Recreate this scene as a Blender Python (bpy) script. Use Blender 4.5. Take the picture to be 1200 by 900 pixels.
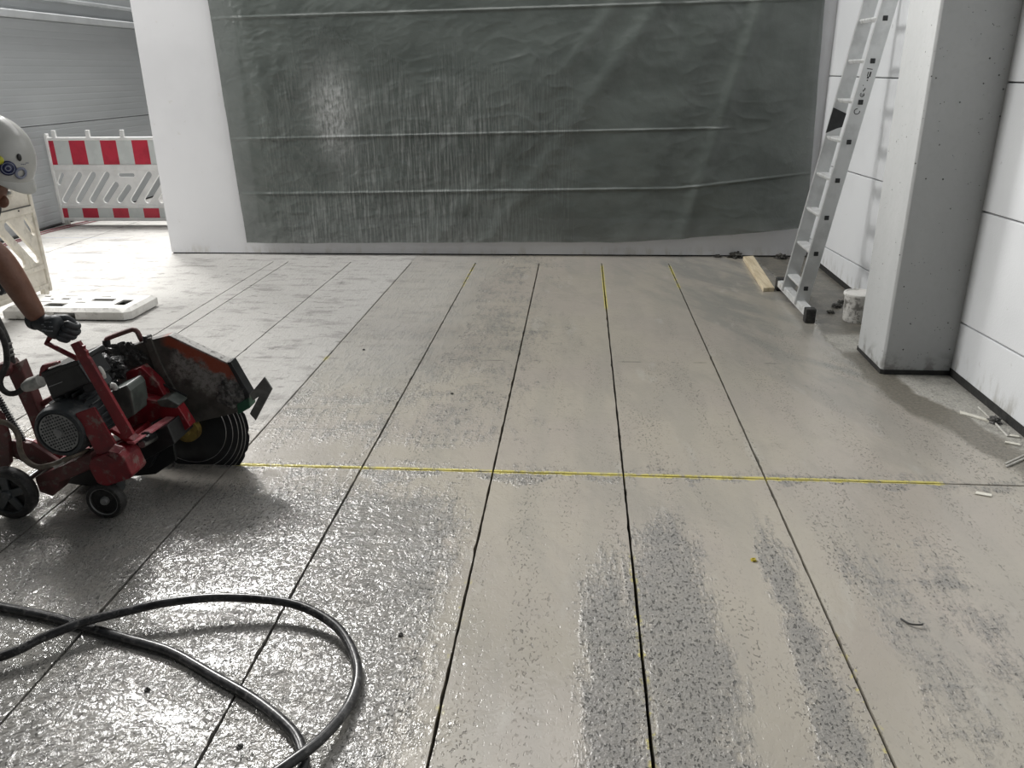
import bpy, bmesh, math, random
from mathutils import Vector, Matrix, noise
random.seed(7)
scene = bpy.context.scene
for o in list(bpy.data.objects): bpy.data.objects.remove(o)
COL = scene.collection

# ------------------------------------------------------------------ camera
FPX, YAW, PITCH, ROLL, EYE = 942.8, -0.08536, 0.36968, -0.01283, Vector((0, 0, 1.6))
_f = Vector((math.sin(YAW)*math.cos(PITCH), math.cos(YAW)*math.cos(PITCH), -math.sin(PITCH)))
_r = Vector((math.cos(YAW), -math.sin(YAW), 0)); _u = _r.cross(_f)
CR = math.cos(ROLL)*_r + math.sin(ROLL)*_u
CU = -math.sin(ROLL)*_r + math.cos(ROLL)*_u
cam = bpy.data.cameras.new('camera'); camo = bpy.data.objects.new('camera', cam); COL.objects.link(camo)
cam.sensor_width = 36; cam.lens = FPX/1200*36; cam.clip_start = 0.05; cam.clip_end = 100
camo.matrix_world = Matrix(((CR.x, CU.x, -_f.x, EYE.x), (CR.y, CU.y, -_f.y, EYE.y), (CR.z, CU.z, -_f.z, EYE.z), (0, 0, 0, 1)))
scene.camera = camo

# ------------------------------------------------------------------ world and light
w = bpy.data.worlds.new('world'); scene.world = w; w.use_nodes = True
w.node_tree.nodes['Background'].inputs[0].default_value = (0.90, 0.96, 1.0, 1)
w.node_tree.nodes['Background'].inputs[1].default_value = 0.10
def area(name, loc, target, sx, sy, power, color=(1, 1, 1)):
    l = bpy.data.lights.new(name, 'AREA'); l.shape = 'RECTANGLE'; l.size = sx; l.size_y = sy
    l.energy = power; l.color = color
    o = bpy.data.objects.new(name, l); COL.objects.link(o); o.location = loc
    o.rotation_euler = (Vector(target)-Vector(loc)).to_track_quat('-Z', 'Y').to_euler()
    return o
area('gate_daylight', (-9.0, 5.9, 4.6), (0, 5.7, 0.6), 2.5, 2.2, 880, (1.0, 0.985, 0.96))
area('passage_skylight', (-6.0, 11.0, 7.7), (-1.6, 3.0, 0.0), 2.3, 2.3, 2350, (1.0, 0.985, 0.96))
area('ceiling_lamps', (-1.2, 5.9, 4.7), (-1.2, 5.9, 0.0), 5.0, 2.0, 165, (1.0, 0.985, 0.96))
vs = scene.view_settings
vs.view_transform = 'Standard'; vs.look = 'None'; vs.gamma = 1; vs.exposure = -0.48; vs.use_curve_mapping = False

# ------------------------------------------------------------------ node helpers
class G:
    def __init__(s, name):
        s.m = bpy.data.materials.new(name); s.m.use_nodes = True; s.t = s.m.node_tree
        s.b = s.t.nodes['Principled BSDF']
        s.pos = s.t.nodes.new('ShaderNodeNewGeometry').outputs['Position']
        tc = s.t.nodes.new('ShaderNodeTexCoord'); s.obj = tc.outputs['Object']
    def lk(s, sock, v):
        if isinstance(v, bpy.types.NodeSocket): s.t.links.new(v, sock)
        elif v is not None:
            if hasattr(sock.default_value, '__len__') and not hasattr(v, '__len__'): v = (v,)*len(sock.default_value)
            if hasattr(v, '__len__') and len(sock.default_value) == 4 and len(v) == 3: v = (*v, 1)
            sock.default_value = v
    def m2(s, op, a, b=None, c=None, clamp=False):
        n = s.t.nodes.new('ShaderNodeMath'); n.operation = op; n.use_clamp = clamp
        for i, v in enumerate((a, b, c)):
            if v is not None: s.lk(n.inputs[i], v)
        return n.outputs[0]
    def add(s, *a):
        r = a[0]
        for v in a[1:]: r = s.m2('ADD', r, v)
        return r
    def mul(s, *a):
        r = a[0]
        for v in a[1:]: r = s.m2('MULTIPLY', r, v)
        return r
    def sub(s, a, b): return s.m2('SUBTRACT', a, b)
    def inv(s, a): return s.m2('SUBTRACT', 1.0, a)
    def ab(s, a): return s.m2('ABSOLUTE', a)
    def mx(s, a, b): return s.m2('MAXIMUM', a, b)
    def clamp(s, a): return s.m2('ADD', a, 0.0, clamp=True)
    def ss(s, lo, hi, v):
        n = s.t.nodes.new('ShaderNodeMapRange'); n.interpolation_type = 'SMOOTHSTEP'
        s.lk(n.inputs[0], v); s.lk(n.inputs[1], lo); s.lk(n.inputs[2], hi); n.inputs[3].default_value = 0; n.inputs[4].default_value = 1
        return n.outputs[0]
    def sep(s, v):
        n = s.t.nodes.new('ShaderNodeSeparateXYZ'); s.lk(n.inputs[0], v); return n.outputs[0], n.outputs[1], n.outputs[2]
    def comb(s, x, y, z):
        n = s.t.nodes.new('ShaderNodeCombineXYZ')
        for i, v in enumerate((x, y, z)): s.lk(n.inputs[i], v)
        return n.outputs[0]
    def scale(s, v, k):
        n = s.t.nodes.new('ShaderNodeVectorMath'); n.operation = 'MULTIPLY'; s.lk(n.inputs[0], v); n.inputs[1].default_value = k; return n.outputs[0]
    def noise(s, v, sc, detail=3, rough=.55, dist=0.0):
        n = s.t.nodes.new('ShaderNodeTexNoise'); s.lk(n.inputs['Vector'], v); n.inputs['Scale'].default_value = sc
        n.inputs['Detail'].default_value = detail; n.inputs['Roughness'].default_value = rough; n.inputs['Distortion'].default_value = dist
        return n.outputs[0]
    def voro(s, v, sc, feat='F1', rnd=1.0):
        n = s.t.nodes.new('ShaderNodeTexVoronoi'); n.feature = feat; s.lk(n.inputs['Vector'], v); n.inputs['Scale'].default_value = sc
        n.inputs['Randomness'].default_value = rnd
        return n.outputs['Distance']
    def mix(s, f, a, b):
        n = s.t.nodes.new('ShaderNodeMix'); n.data_type = 'RGBA'; s.lk(n.inputs[0], f); s.lk(n.inputs[6], a); s.lk(n.inputs[7], b); return n.outputs[2]
    def mixf(s, f, a, b):
        n = s.t.nodes.new('ShaderNodeMix'); n.data_type = 'FLOAT'; s.lk(n.inputs[0], f); s.lk(n.inputs[2], a); s.lk(n.inputs[3], b); return n.outputs[0]
    def bump(s, h, dist, strength=1.0):
        n = s.t.nodes.new('ShaderNodeBump'); s.lk(n.inputs['Height'], h); n.inputs['Distance'].default_value = dist; n.inputs['Strength'].default_value = strength
        s.t.links.new(n.outputs[0], s.b.inputs['Normal'])
    def out(s, **k):
        nm = dict(color='Base Color', rough='Roughness', metal='Metallic', spec='Specular IOR Level', alpha='Alpha', coat='Coat Weight', coat_rough='Coat Roughness', trans='Transmission Weight')
        for a, v in k.items(): s.lk(s.b.inputs[nm[a]], v)
        return s.m

def simple(name, c1, c2=None, rough=.5, metal=0.0, sc=14, bump=0.0, bsc=60, spec=.5, dirt=None, lo=.42, hi=.62, rv=.12):
    g = G(name); c2 = c2 or tuple(x*.75 for x in c1)
    n = g.noise(g.pos, sc, 4, .6)
    col = g.mix(g.ss(lo, hi, n), c1, c2)
    if dirt:
        d = g.ss(.54, .66, g.noise(g.pos, sc*2.3, 5, .65, .4)); col = g.mix(g.mul(d, .8), col, dirt)
    if bump: g.bump(g.noise(g.pos, bsc, 4, .6), bump)
    return g.out(color=col, rough=g.add(rough-rv*.5, g.mul(g.noise(g.pos, sc*1.7, 3), rv)), metal=metal, spec=spec)

M = {}
M['red'] = simple('red_machine_paint', (.22, .011, .018), (.14, .008, .014), .40, sc=9, dirt=(.20, .16, .14), bump=.0015, bsc=90)
M['dusty_red'] = simple('dusty_red_paint', (.16, .05, .05), (.11, .05, .045), .55, sc=11, dirt=(.19, .16, .14), bump=.001)
M['pink'] = simple('worn_red_paint', (.42, .10, .12), (.55, .26, .26), .4, sc=20)
M['black'] = simple('black_plastic', (.012, .013, .014), (.02, .021, .022), .42, sc=20, bump=.0006)
M['rubber'] = simple('black_rubber', (.016, .016, .016), (.035, .034, .032), .6, sc=25, bump=.001, dirt=(.07, .068, .062))
M['motor'] = simple('dark_blue_grey_motor_paint', (.045, .052, .056), (.03, .034, .037), .45, sc=16, dirt=(.085, .085, .08))
M['grille'] = simple('grey_fan_grille', (.30, .305, .30), (.22, .22, .22), .5, metal=.3)
M['gearbox'] = simple('grey_green_gear_housing', (.09, .105, .095), (.05, .06, .055), .4, sc=18)
M['steel'] = simple('scuffed_steel', (.42, .42, .41), (.28, .28, .27), .35, metal=.9, sc=20)
M['darksteel'] = simple('dark_wet_steel', (.05, .052, .055), (.035, .036, .038), .3, metal=.6, sc=8)
M['blade_ring'] = simple('bright_cut_rings', (.55, .55, .55), (.4, .4, .4), .35, metal=.7)
M['brass'] = simple('ochre_flange_paint', (.26, .19, .05), (.15, .10, .03), .45, sc=30)
M['palegrey'] = simple('pale_grey_fitting', (.5, .5, .47), (.36, .36, .34), .5, sc=30)
M['hose_beige'] = simple('dirty_beige_water_hose', (.20, .17, .13), (.12, .10, .08), .45, sc=25)
M['green'] = simple('dark_green_block', (.02, .09, .05), (.015, .05, .03), .5)
M['crust'] = simple('dried_grey_slurry_crust', (.16, .155, .15), (.05, .05, .048), .75, sc=40, bump=.006, bsc=70)
M['black_crust'] = simple('black_wet_slurry_crust', (.03, .03, .03), (.10, .10, .098), .4, sc=45, bump=.006, bsc=80, lo=.5, hi=.7)
M['plate'] = simple('grey_scraper_steel', (.13, .13, .125), (.20, .20, .19), .5, metal=.2, sc=15)
M['hose'] = simple('wet_black_air_hose', (.02, .02, .021), (.05, .05, .052), .3, sc=20, dirt=(.16, .155, .15), bump=.0008, bsc=40)
M['white_plastic'] = simple('white_barrier_plastic', (.80, .80, .79), (.72, .72, .71), .45, sc=5)
M['retro_white'] = simple('grey_white_reflective_film', (.60, .63, .62), (.55, .58, .57), .35, sc=6)
M['retro_red'] = simple('red_reflective_film', (.52, .025, .055), (.42, .02, .045), .35, sc=6)
M['cream'] = simple('dirty_cream_plastic', (.66, .62, .54), (.56, .52, .45), .55, sc=6, dirt=(.46, .43, .37))
M['base_white'] = simple('scuffed_white_base_plastic', (.74, .73, .70), (.64, .63, .60), .6, sc=8, dirt=(.48, .47, .44), bump=.002)
M['pocket'] = simple('dark_pocket_inside', (.09, .088, .08), (.06, .06, .055), .8)
M['alu'] = simple('brushed_aluminium', (.60, .61, .61), (.50, .51, .51), .38, metal=.55, sc=6)
M['alu_rung'] = simple('bright_aluminium_tread', (.74, .75, .75), (.62, .63, .63), .4, metal=.3, sc=10, dirt=(.45, .45, .43))
M['wood'] = None
M['skin'] = simple('brown_skin', (.20, .095, .062), (.17, .078, .05), .5, sc=30, bump=.0008, bsc=150)
M['glove'] = simple('dark_grey_coated_glove', (.022, .026, .03), (.035, .04, .045), .55, sc=40, bump=.0012, bsc=160)
M['glove_print'] = simple('pale_glove_print', (.30, .31, .33), (.2, .21, .22), .6, sc=90)
M['cloth'] = simple('dark_work_cloth', (.018, .018, .02), (.03, .03, .033), .9, sc=30, bump=.003, bsc=40)
M['boot'] = simple('dark_brown_boot_leather', (.05, .035, .025), (.03, .02, .015), .6, sc=20)
M['helmet'] = simple('glossy_off_white_helmet', (.46, .46, .44), (.42, .42, .40), .22, sc=5, rv=.05)
M['blue'] = simple('navy_sticker', (.015, .025, .10), (.012, .02, .08), .3)
M['yellow'] = simple('yellow_sticker', (.55, .55, .03), (.5, .5, .03), .35)
M['bluegrey'] = simple('blue_grey_sticker', (.22, .24, .33), (.2, .22, .3), .35)
M['ink'] = simple('black_print', (.02, .02, .02), (.03, .03, .03), .5)
M['strip_white'] = simple('pale_plastic_offcut', (.72, .70, .62), (.62, .60, .52), .5, sc=20)
M['stick'] = simple('pale_grey_wire', (.55, .54, .50), (.42, .41, .38), .5, sc=30)
M['mud'] = simple('dark_wet_mud', (.06, .057, .05), (.035, .034, .03), .55, sc=40, bump=.01, bsc=40)
M['red_cable'] = simple('red_cable_sheath', (.22, .05, .06), (.18, .04, .05), .6)
M['seal'] = simple('black_bitumen_seal', (.012, .012, .012), (.022, .022, .02), .7, sc=20, bump=.004, bsc=30)
M['jointgrey'] = simple('grey_joint_seal', (.16, .16, .16), (.12, .12, .12), .7)
M['groove'] = simple('dark_cut_bottom', (.03, .03, .028), (.02, .02, .018), .6)
M['bucket'] = simple('stained_white_bucket', (.60, .59, .56), (.20, .195, .18), .55, sc=16, dirt=(.14, .135, .125), lo=.46, hi=.62)
def wood():
    g = G('pale_raw_timber'); p = g.scale(g.obj, (30, 2.2, 30))
    n = g.noise(p, 1.4, 4, .6, .6)
    return g.out(color=g.mix(g.ss(.4, .65, n), (.66, .57, .41), (.50, .41, .27)), rough=.7)
M['wood'] = wood()

def wall_white(name, c1, c2, dirt, dirt_h=.35, grain=0.0):
    g = G(name); x, y, z = g.sep(g.pos)
    n = g.noise(g.pos, 1.3, 4, .55); f = g.noise(g.scale(g.pos, (9, 9, 3)), 1.5, 5, .65)
    col = g.mix(g.ss(.38, .66, n), c1, c2)
    low = g.mul(g.inv(g.ss(0.02, dirt_h, z)), g.ss(.48, .68, f))
    spots = g.ss(.70, .76, g.noise(g.pos, 17, 3, .5))
    col = g.mix(g.clamp(g.add(g.mul(low, .75), g.mul(spots, .35))), col, dirt)
    if grain: g.bump(g.noise(g.pos, 90, 3), grain)
    return g.out(color=col, rough=.62)
M['pier'] = wall_white('white_painted_wall', (.64, .645, .66), (.60, .605, .62), (.5, .49, .46), .12, .0008)
M['panel'] = wall_white('white_facade_panel', (.67, .685, .70), (.62, .635, .65), (.33, .32, .29), .22, .0008)

def ribbed():
    g = G('grey_ribbed_metal'); x, y, z = g.sep(g.pos)
    wv = g.m2('PINGPONG', g.mul(z, 1.0), .0375)
    line = g.inv(g.ss(.0, .006, wv))
    g.bump(g.ss(.0, .012, wv), .0012)
    n = g.noise(g.scale(g.pos, (1, .4, 2)), 1.2, 3)
    return g.out(color=g.mix(g.ss(.35, .65, n), (.42, .44, .45), (.37, .39, .40)), rough=.4, metal=.1)
M['ribbed'] = ribbed()
M['ledge'] = simple('pale_grey_metal_trim', (.50, .52, .53), (.44, .46, .47), .4, sc=3)

def concrete_column():
    g = G('cast_grey_concrete')
    n = g.noise(g.scale(g.pos, (1, 1, .5)), 2.2, 5, .6); f = g.noise(g.pos, 30, 4, .6)
    col = g.mix(g.ss(.35, .65, n), (.45, .46, .46), (.41, .42, .42))
    col = g.mix(g.mul(g.ss(.45, .75, f), .25), col, (.36, .365, .36))
    pit = g.mul(g.inv(g.ss(.06, .10, g.voro(g.pos, 20))), g.ss(.50, .54, g.noise(g.pos, 6, 2)))
    pit2 = g.mul(g.inv(g.ss(.08, .12, g.voro(g.pos, 45))), g.ss(.54, .60, g.noise(g.pos, 9, 2)))
    pp = g.clamp(g.add(pit, pit2))
    x, y, z = g.sep(g.pos)
    low = g.mul(g.inv(g.ss(.03, .16, z)), g.ss(.45, .62, g.noise(g.pos, 14, 4)))
    col = g.mix(g.mul(low, .7), col, (.16, .155, .14))
    g.bump(g.sub(g.mul(f, .3), pp), .004)
    return g.out(color=g.mix(pp, col, (.10, .10, .095)), rough=.75)
M['column'] = concrete_column()

def tarp_mat():
    g = G('grey_green_plastic_sheet'); x, y, z = g.sep(g.pos)
    n = g.noise(g.scale(g.pos, (1, 1, 1.6)), 1.6, 4, .6)
    col = g.mix(g.ss(.36, .66, n), (.122, .138, .129), (.088, .101, .094))
    # dried splash streaks running down the left half
    st = g.noise(g.comb(g.mul(x, 55), 0, g.mul(z, 3.2)), 1.0, 4, .7)
    patch = g.noise(g.comb(g.mul(x, 1.9), 0, g.mul(z, .8)), 1.0, 2, .5)
    left = g.mul(g.ss(-2.95, -2.4, x), g.inv(g.ss(-.9, .1, x)), g.inv(g.ss(1.35, 1.75, g.add(z, g.mul(g.sub(patch, .5), 1.6)))))
    spl = g.mul(g.ss(.45, .68, st), left, g.ss(.30, .55, patch))
    # a pale upright plume, broken up by noise
    dx = g.mul(g.add(x, 2.20), g.m2('DIVIDE', 1.0, .17)); dz = g.mul(g.sub(z, 1.28), g.m2('DIVIDE', 1.0, .34))
    pl = g.mul(g.m2('POWER', 2.718, g.mul(-1.0, g.add(g.mul(dx, dx), g.mul(dz, dz)))), g.ss(.30, .62, g.noise(g.comb(g.mul(x, 60), 0, g.mul(z, 14)), 1.0, 4, .7)))
    dust = g.clamp(g.add(g.mul(spl, .36), g.mul(pl, .75)))  # splash streaks and the pale plume together
    col = g.mix(dust, col, (.50, .51, .50))
    cr = g.noise(g.scale(g.pos, (1, 1, .8)), 7, 4, .55, .8)
    g.bump(g.add(cr, g.mul(g.noise(g.pos, 34, 4, .6, .8), .3)), .011, .8)
    g.m.use_backface_culling = False
    return g.out(color=col, rough=g.mixf(dust, .27, .7), spec=.55, alpha=.86)
M['tarp'] = tarp_mat()
M['glass'] = simple('dark_glazing', (.02, .024, .022), (.028, .032, .03), .2)

# ------------------------------------------------------------------ floor material
CUTX = [-2.66, -2.07, -1.51, -.925, -.35, .207, .797]
CUTY = 3.07
def floor_mat():
    g = G('saw_cut_concrete_with_slurry'); x, y, z = g.sep(g.pos)
    p2 = g.comb(x, y, 0.0)
    big = g.noise(p2, 1.1, 3, .55); mid = g.noise(p2, 4.5, 4, .6); fine = g.noise(p2, 38, 5, .65, .6)
    lng = g.noise(g.comb(g.mul(x, 9), g.mul(y, 1.3), 0), 1.0, 4, .6)     # streaks along the strips
    trv = g.noise(g.comb(g.mul(x, 1.2), g.mul(y, 8), 3.0), 1.0, 4, .6)   # streaks across the strips
    jit = g.mul(g.sub(mid, .5), .35)
    def band(c, wd, v=x): # soft gaussian band around a line
        d = g.mul(g.sub(v, c), 1.0/wd); return g.m2('POWER', 2.718, g.mul(-1.0, g.mul(d, d)))
    xj = g.add(x, g.mul(g.sub(lng, .5), .12)); yj = g.add(y, g.mul(g.sub(mid, .5), .5))
    # dry part: left of the cut at x=-1.51 beyond the crosscut, and the passage
    dry = g.mul(g.inv(g.ss(-1.53, -1.49, x)), g.ss(3.2, 3.9, yj))
    semi = g.mul(g.inv(g.ss(-1.2, -.5, g.add(x, g.mul(g.sub(big, .5), .8)))), g.ss(3.6, 4.8, yj), .45)
    dry = g.mx(dry, semi)
    # where the brown-grey film has been scraped off and the rough surface shows
    near = g.inv(g.ss(2.3, 3.1, yj))
    rgh = g.add(g.mul(band(.33, .13, xj), near, 1.0), g.mul(band(.10, .09, xj), g.inv(g.ss(1.9, 2.9, yj)), .8),
                g.mul(band(.70, .07, xj), near, .75), g.mul(band(1.25, .10, xj), near, .40), g.mul(band(1.02, .12, xj), near, .40))
    leftrough = g.mul(g.inv(g.ss(-.72, -.18, g.add(x, g.mul(g.sub(mid, .5), .55)))), g.inv(g.ss(2.55, 3.15, yj)))
    farrough = g.mul(g.inv(g.ss(-.6, .35, g.add(x, g.mul(g.sub(big, .5), .7)))), g.ss(3.1, 3.4, y), .36)
    cut = g.mul(band(CUTY, .07, yj), .45)
    rsum = g.add(rgh, leftrough, farrough, cut, g.mul(g.ss(.56, .70, trv), .20), g.mul(g.ss(.60, .74, lng), .22))
    fstr = g.noise(g.comb(g.mul(x, 34), g.mul(y, 9), 1.0), 1.0, 4, .65)
    rough_m = g.ss(.22, .62, g.add(g.mul(rsum, g.add(.45, g.mul(mid, .9))), g.mul(g.sub(fstr, .5), .95), g.mul(g.sub(g.noise(p2, 60, 3, .6), .5), .5), g.mul(g.sub(mid, .5), .35)))
    sl = (.390, .360, .305); slp = (.374, .342, .300); rc = (.150, .150, .145)
    film = g.mix(g.ss(.40, .62, big), sl, slp)
    film = g.mix(g.mul(g.ss(.50, .72, g.noise(p2, 2.6, 4, .6, .5)), .35), film, (.30, .285, .25))
    film = g.mix(g.mul(g.ss(.46, .62, g.noise(g.comb(g.mul(x, 4.5), g.mul(y, .8), 9.0), 1.0, 4, .6)), .35), film, (.30, .288, .255))
    film = g.mix(g.mul(g.ss(-.4, -1.3, x), .25), film, (.30, .30, .29))
    smear = g.noise(g.comb(g.add(g.mul(x, 3.2), g.mul(y, 1.6)), g.sub(g.mul(y, .9), g.mul(x, .5)), 2.0), 1.0, 5, .65, .4)
    damp = g.mul(g.ss(.55, 1.35, g.add(x, g.mul(g.sub(y, 5.0), .25))), g.ss(3.3, 4.6, y))
    film = g.mix(g.clamp(g.mul(damp, g.add(.25, g.mul(g.ss(.40, .62, smear), .75)))), film, (.245, .24, .22))
    film = g.mix(g.mul(g.ss(.52, .66, smear), .30), film, (.27, .26, .235))
    film = g.mix(g.mul(g.ss(.60, .70, g.noise(g.comb(g.mul(x, 6), g.mul(y, 2.0), 5.0), 1.0, 4, .6)), .35), film, (.45, .435, .395))
    rough_c = g.mix(g.ss(.36, .66, g.noise(p2, 95, 4, .7)), (.165, .166, .162), (.265, .26, .25))
    rough_c = g.mix(g.mul(g.ss(.42, .66, g.noise(p2, 11, 5, .65)), .6), rough_c, (.30, .29, .265))
    col = g.mix(g.mul(rough_m, .74), film, rough_c)
    # pits and specks of bare aggregate
    sp = g.noise(g.comb(g.mul(x, 120), g.mul(y, 62), 0), 1.0, 2, .5)
    speck = g.mul(g.mx(g.ss(.60, .66, sp), g.ss(.63, .69, g.noise(g.comb(g.mul(x, 62), g.mul(y, 34), 6.0), 1.0, 2, .5))), g.clamp(g.add(.06, g.mul(rough_m, g.sub(1.0, g.mul(leftrough, .65))), g.mul(g.ss(.46, .62, lng), .55))), g.inv(g.ss(4.2, 6.5, y)))
    col = g.mix(g.mul(speck, .75), col, (.075, .075, .07))
    # dry pale concrete
    dn = g.noise(g.comb(g.mul(x, 1.0), g.mul(y, 2.2), 7.0), 3.0, 6, .68)
    dryc = g.mix(g.ss(.50, .66, dn), (.41, .402, .385), (.28, .272, .26))
    dryc = g.mix(g.mul(g.ss(.56, .66, g.noise(g.comb(g.mul(x, 7), g.mul(y, 14), 2.0), 1.0, 5, .72)), .75), dryc, (.19, .185, .175))
    col = g.mix(dry, col, dryc)
    # brown damp band and pale dust along the right wall
    ex = g.add(x, g.mul(g.sub(mid, .5), .16), g.mul(g.sub(big, .5), .25))
    bcut = g.add(1.56, g.mul(g.ss(4.3, 3.2, y), .24))
    brown = g.mul(g.ss(0.0, .06, g.sub(ex, bcut)), g.ss(2.75, 3.15, yj))
    bc = g.mix(g.ss(.38, .62, g.noise(p2, 60, 6, .75)), (.20, .183, .148), (.11, .103, .088))
    col = g.mix(g.mul(brown, .9), col, bc)
    farmud = g.mul(g.ss(1.45, 1.65, ex), g.ss(4.9, 5.3, y))
    col = g.mix(g.mul(farmud, g.ss(.42, .62, g.noise(p2, 7, 5, .65)), .8), col, (.10, .098, .088))
    pale = g.mul(g.ss(0.0, .05, g.sub(ex, g.add(1.76, g.mul(g.ss(4.3, 3.4, y), .16)))), g.inv(g.ss(4.30, 4.45, y)), g.ss(3.2, 3.5, yj))
    pale2 = g.mul(g.ss(1.58, 1.62, ex), g.ss(4.70, 4.82, y), g.inv(g.ss(5.02, 5.16, y)))
    palec = g.mix(g.ss(.40, .70, g.noise(p2, 75, 6, .75)), (.50, .485, .44), (.24, .232, .21))
    palec = g.mix(g.mul(g.ss(.50, .62, g.noise(p2, 14, 5, .7)), .5), palec, (.22, .213, .19))
    pm = g.clamp(g.add(pale, pale2)); col = g.mix(pm, col, palec)
    # yellow marking powder beside the cuts
    yn = g.noise(g.comb(g.mul(x, 14), g.mul(y, 14), 5.0), 1.0, 4, .7)
    def ymark(d, wd, th): return g.mul(g.inv(g.ss(wd*.45, wd, g.ab(d))), g.ss(th, th+.14, yn))
    ym = g.mul(ymark(g.sub(y, CUTY+.005), .019, .36), g.ss(-1.52, -1.47, x), g.inv(g.ss(1.51, 1.55, x)))
    y2 = g.mul(ymark(g.sub(y, CUTY-.008), .014, .50), g.ss(-.4, -.3, x), g.inv(g.ss(1.51, 1.55, x)))
    lines = g.clamp(g.add(ym, y2))
    for c, a, b, th in ((.207, 1.2, 2.5, .50), (.207, 5.6, 7.1, .36), (-.925, 6.2, 7.1, .46), (.797, 6.2, 7.1, .42), (-.35, 1.6, 2.4, .56), (.797, 1.3, 2.2, .52), (-1.51, 4.42, 4.56, .3)):
        lines = g.mx(lines, g.mul(ymark(g.sub(x, c), .017, th), g.ss(a, a+.1, y), g.inv(g.ss(b-.1, b, y))))
    col = g.mix(g.mul(lines, .85), col, (.60, .53, .13))
    # chalk lines in the passage and a faint pencilled crosscut
    ch = g.mul(g.inv(g.ss(.004, .009, g.ab(g.sub(y, 8.21)))), g.ss(-5.75, -5.7, x), g.inv(g.ss(-4.9, -4.85, x)))
    col = g.mix(g.mul(ch, .7), col, (.20, .28, .45))
    fc = g.mul(g.inv(g.ss(.003, .008, g.ab(g.sub(y, g.add(4.505, g.mul(x, .012)))))), g.ss(.50, .60, g.noise(g.comb(g.mul(x, 5), 0, 0), 1.0, 3)))
    col = g.mix(g.mul(fc, .6), col, (.06, .06, .055))
    # relief
    wet_rel = g.noise(p2, 30, 3, .5, 1.6); grain = g.noise(p2, 85, 3, .6)
    ripple = g.noise(g.comb(g.mul(x, 11), g.mul(y, 7), 0), 1.0, 3, .5, 1.5)
    hgt = g.add(g.mul(wet_rel, g.add(.05, g.mul(leftrough, g.add(.12, g.mul(g.ss(.36, .60, g.noise(g.comb(g.mul(x, 2.2), g.mul(y, 5), 4.0), 1.0, 4, .6)), .52))), g.mul(rough_m, .10))), g.mul(grain, rough_m, g.sub(.34, g.mul(leftrough, .26))), g.mul(ripple, .16),
                g.mul(dry, g.add(g.mul(dn, .8), g.mul(g.noise(p2, 45, 4, .7), .35))), g.mul(pm, g.noise(p2, 60, 4, .7)), g.mul(speck, -.3))
    g.bump(hgt, .012)
    rr = g.mixf(leftrough, g.mixf(rough_m, .22, .17), .13); rr = g.add(rr, g.mul(g.sub(mid, .5), .16))
    rr = g.mixf(dry, rr, .85); rr = g.mixf(pm, rr, .85); rr = g.mixf(g.mul(brown, .6), rr, .5)
    return g.out(color=col, rough=rr, spec=g.mixf(dry, .5, .25))
M['floor'] = floor_mat()

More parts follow.
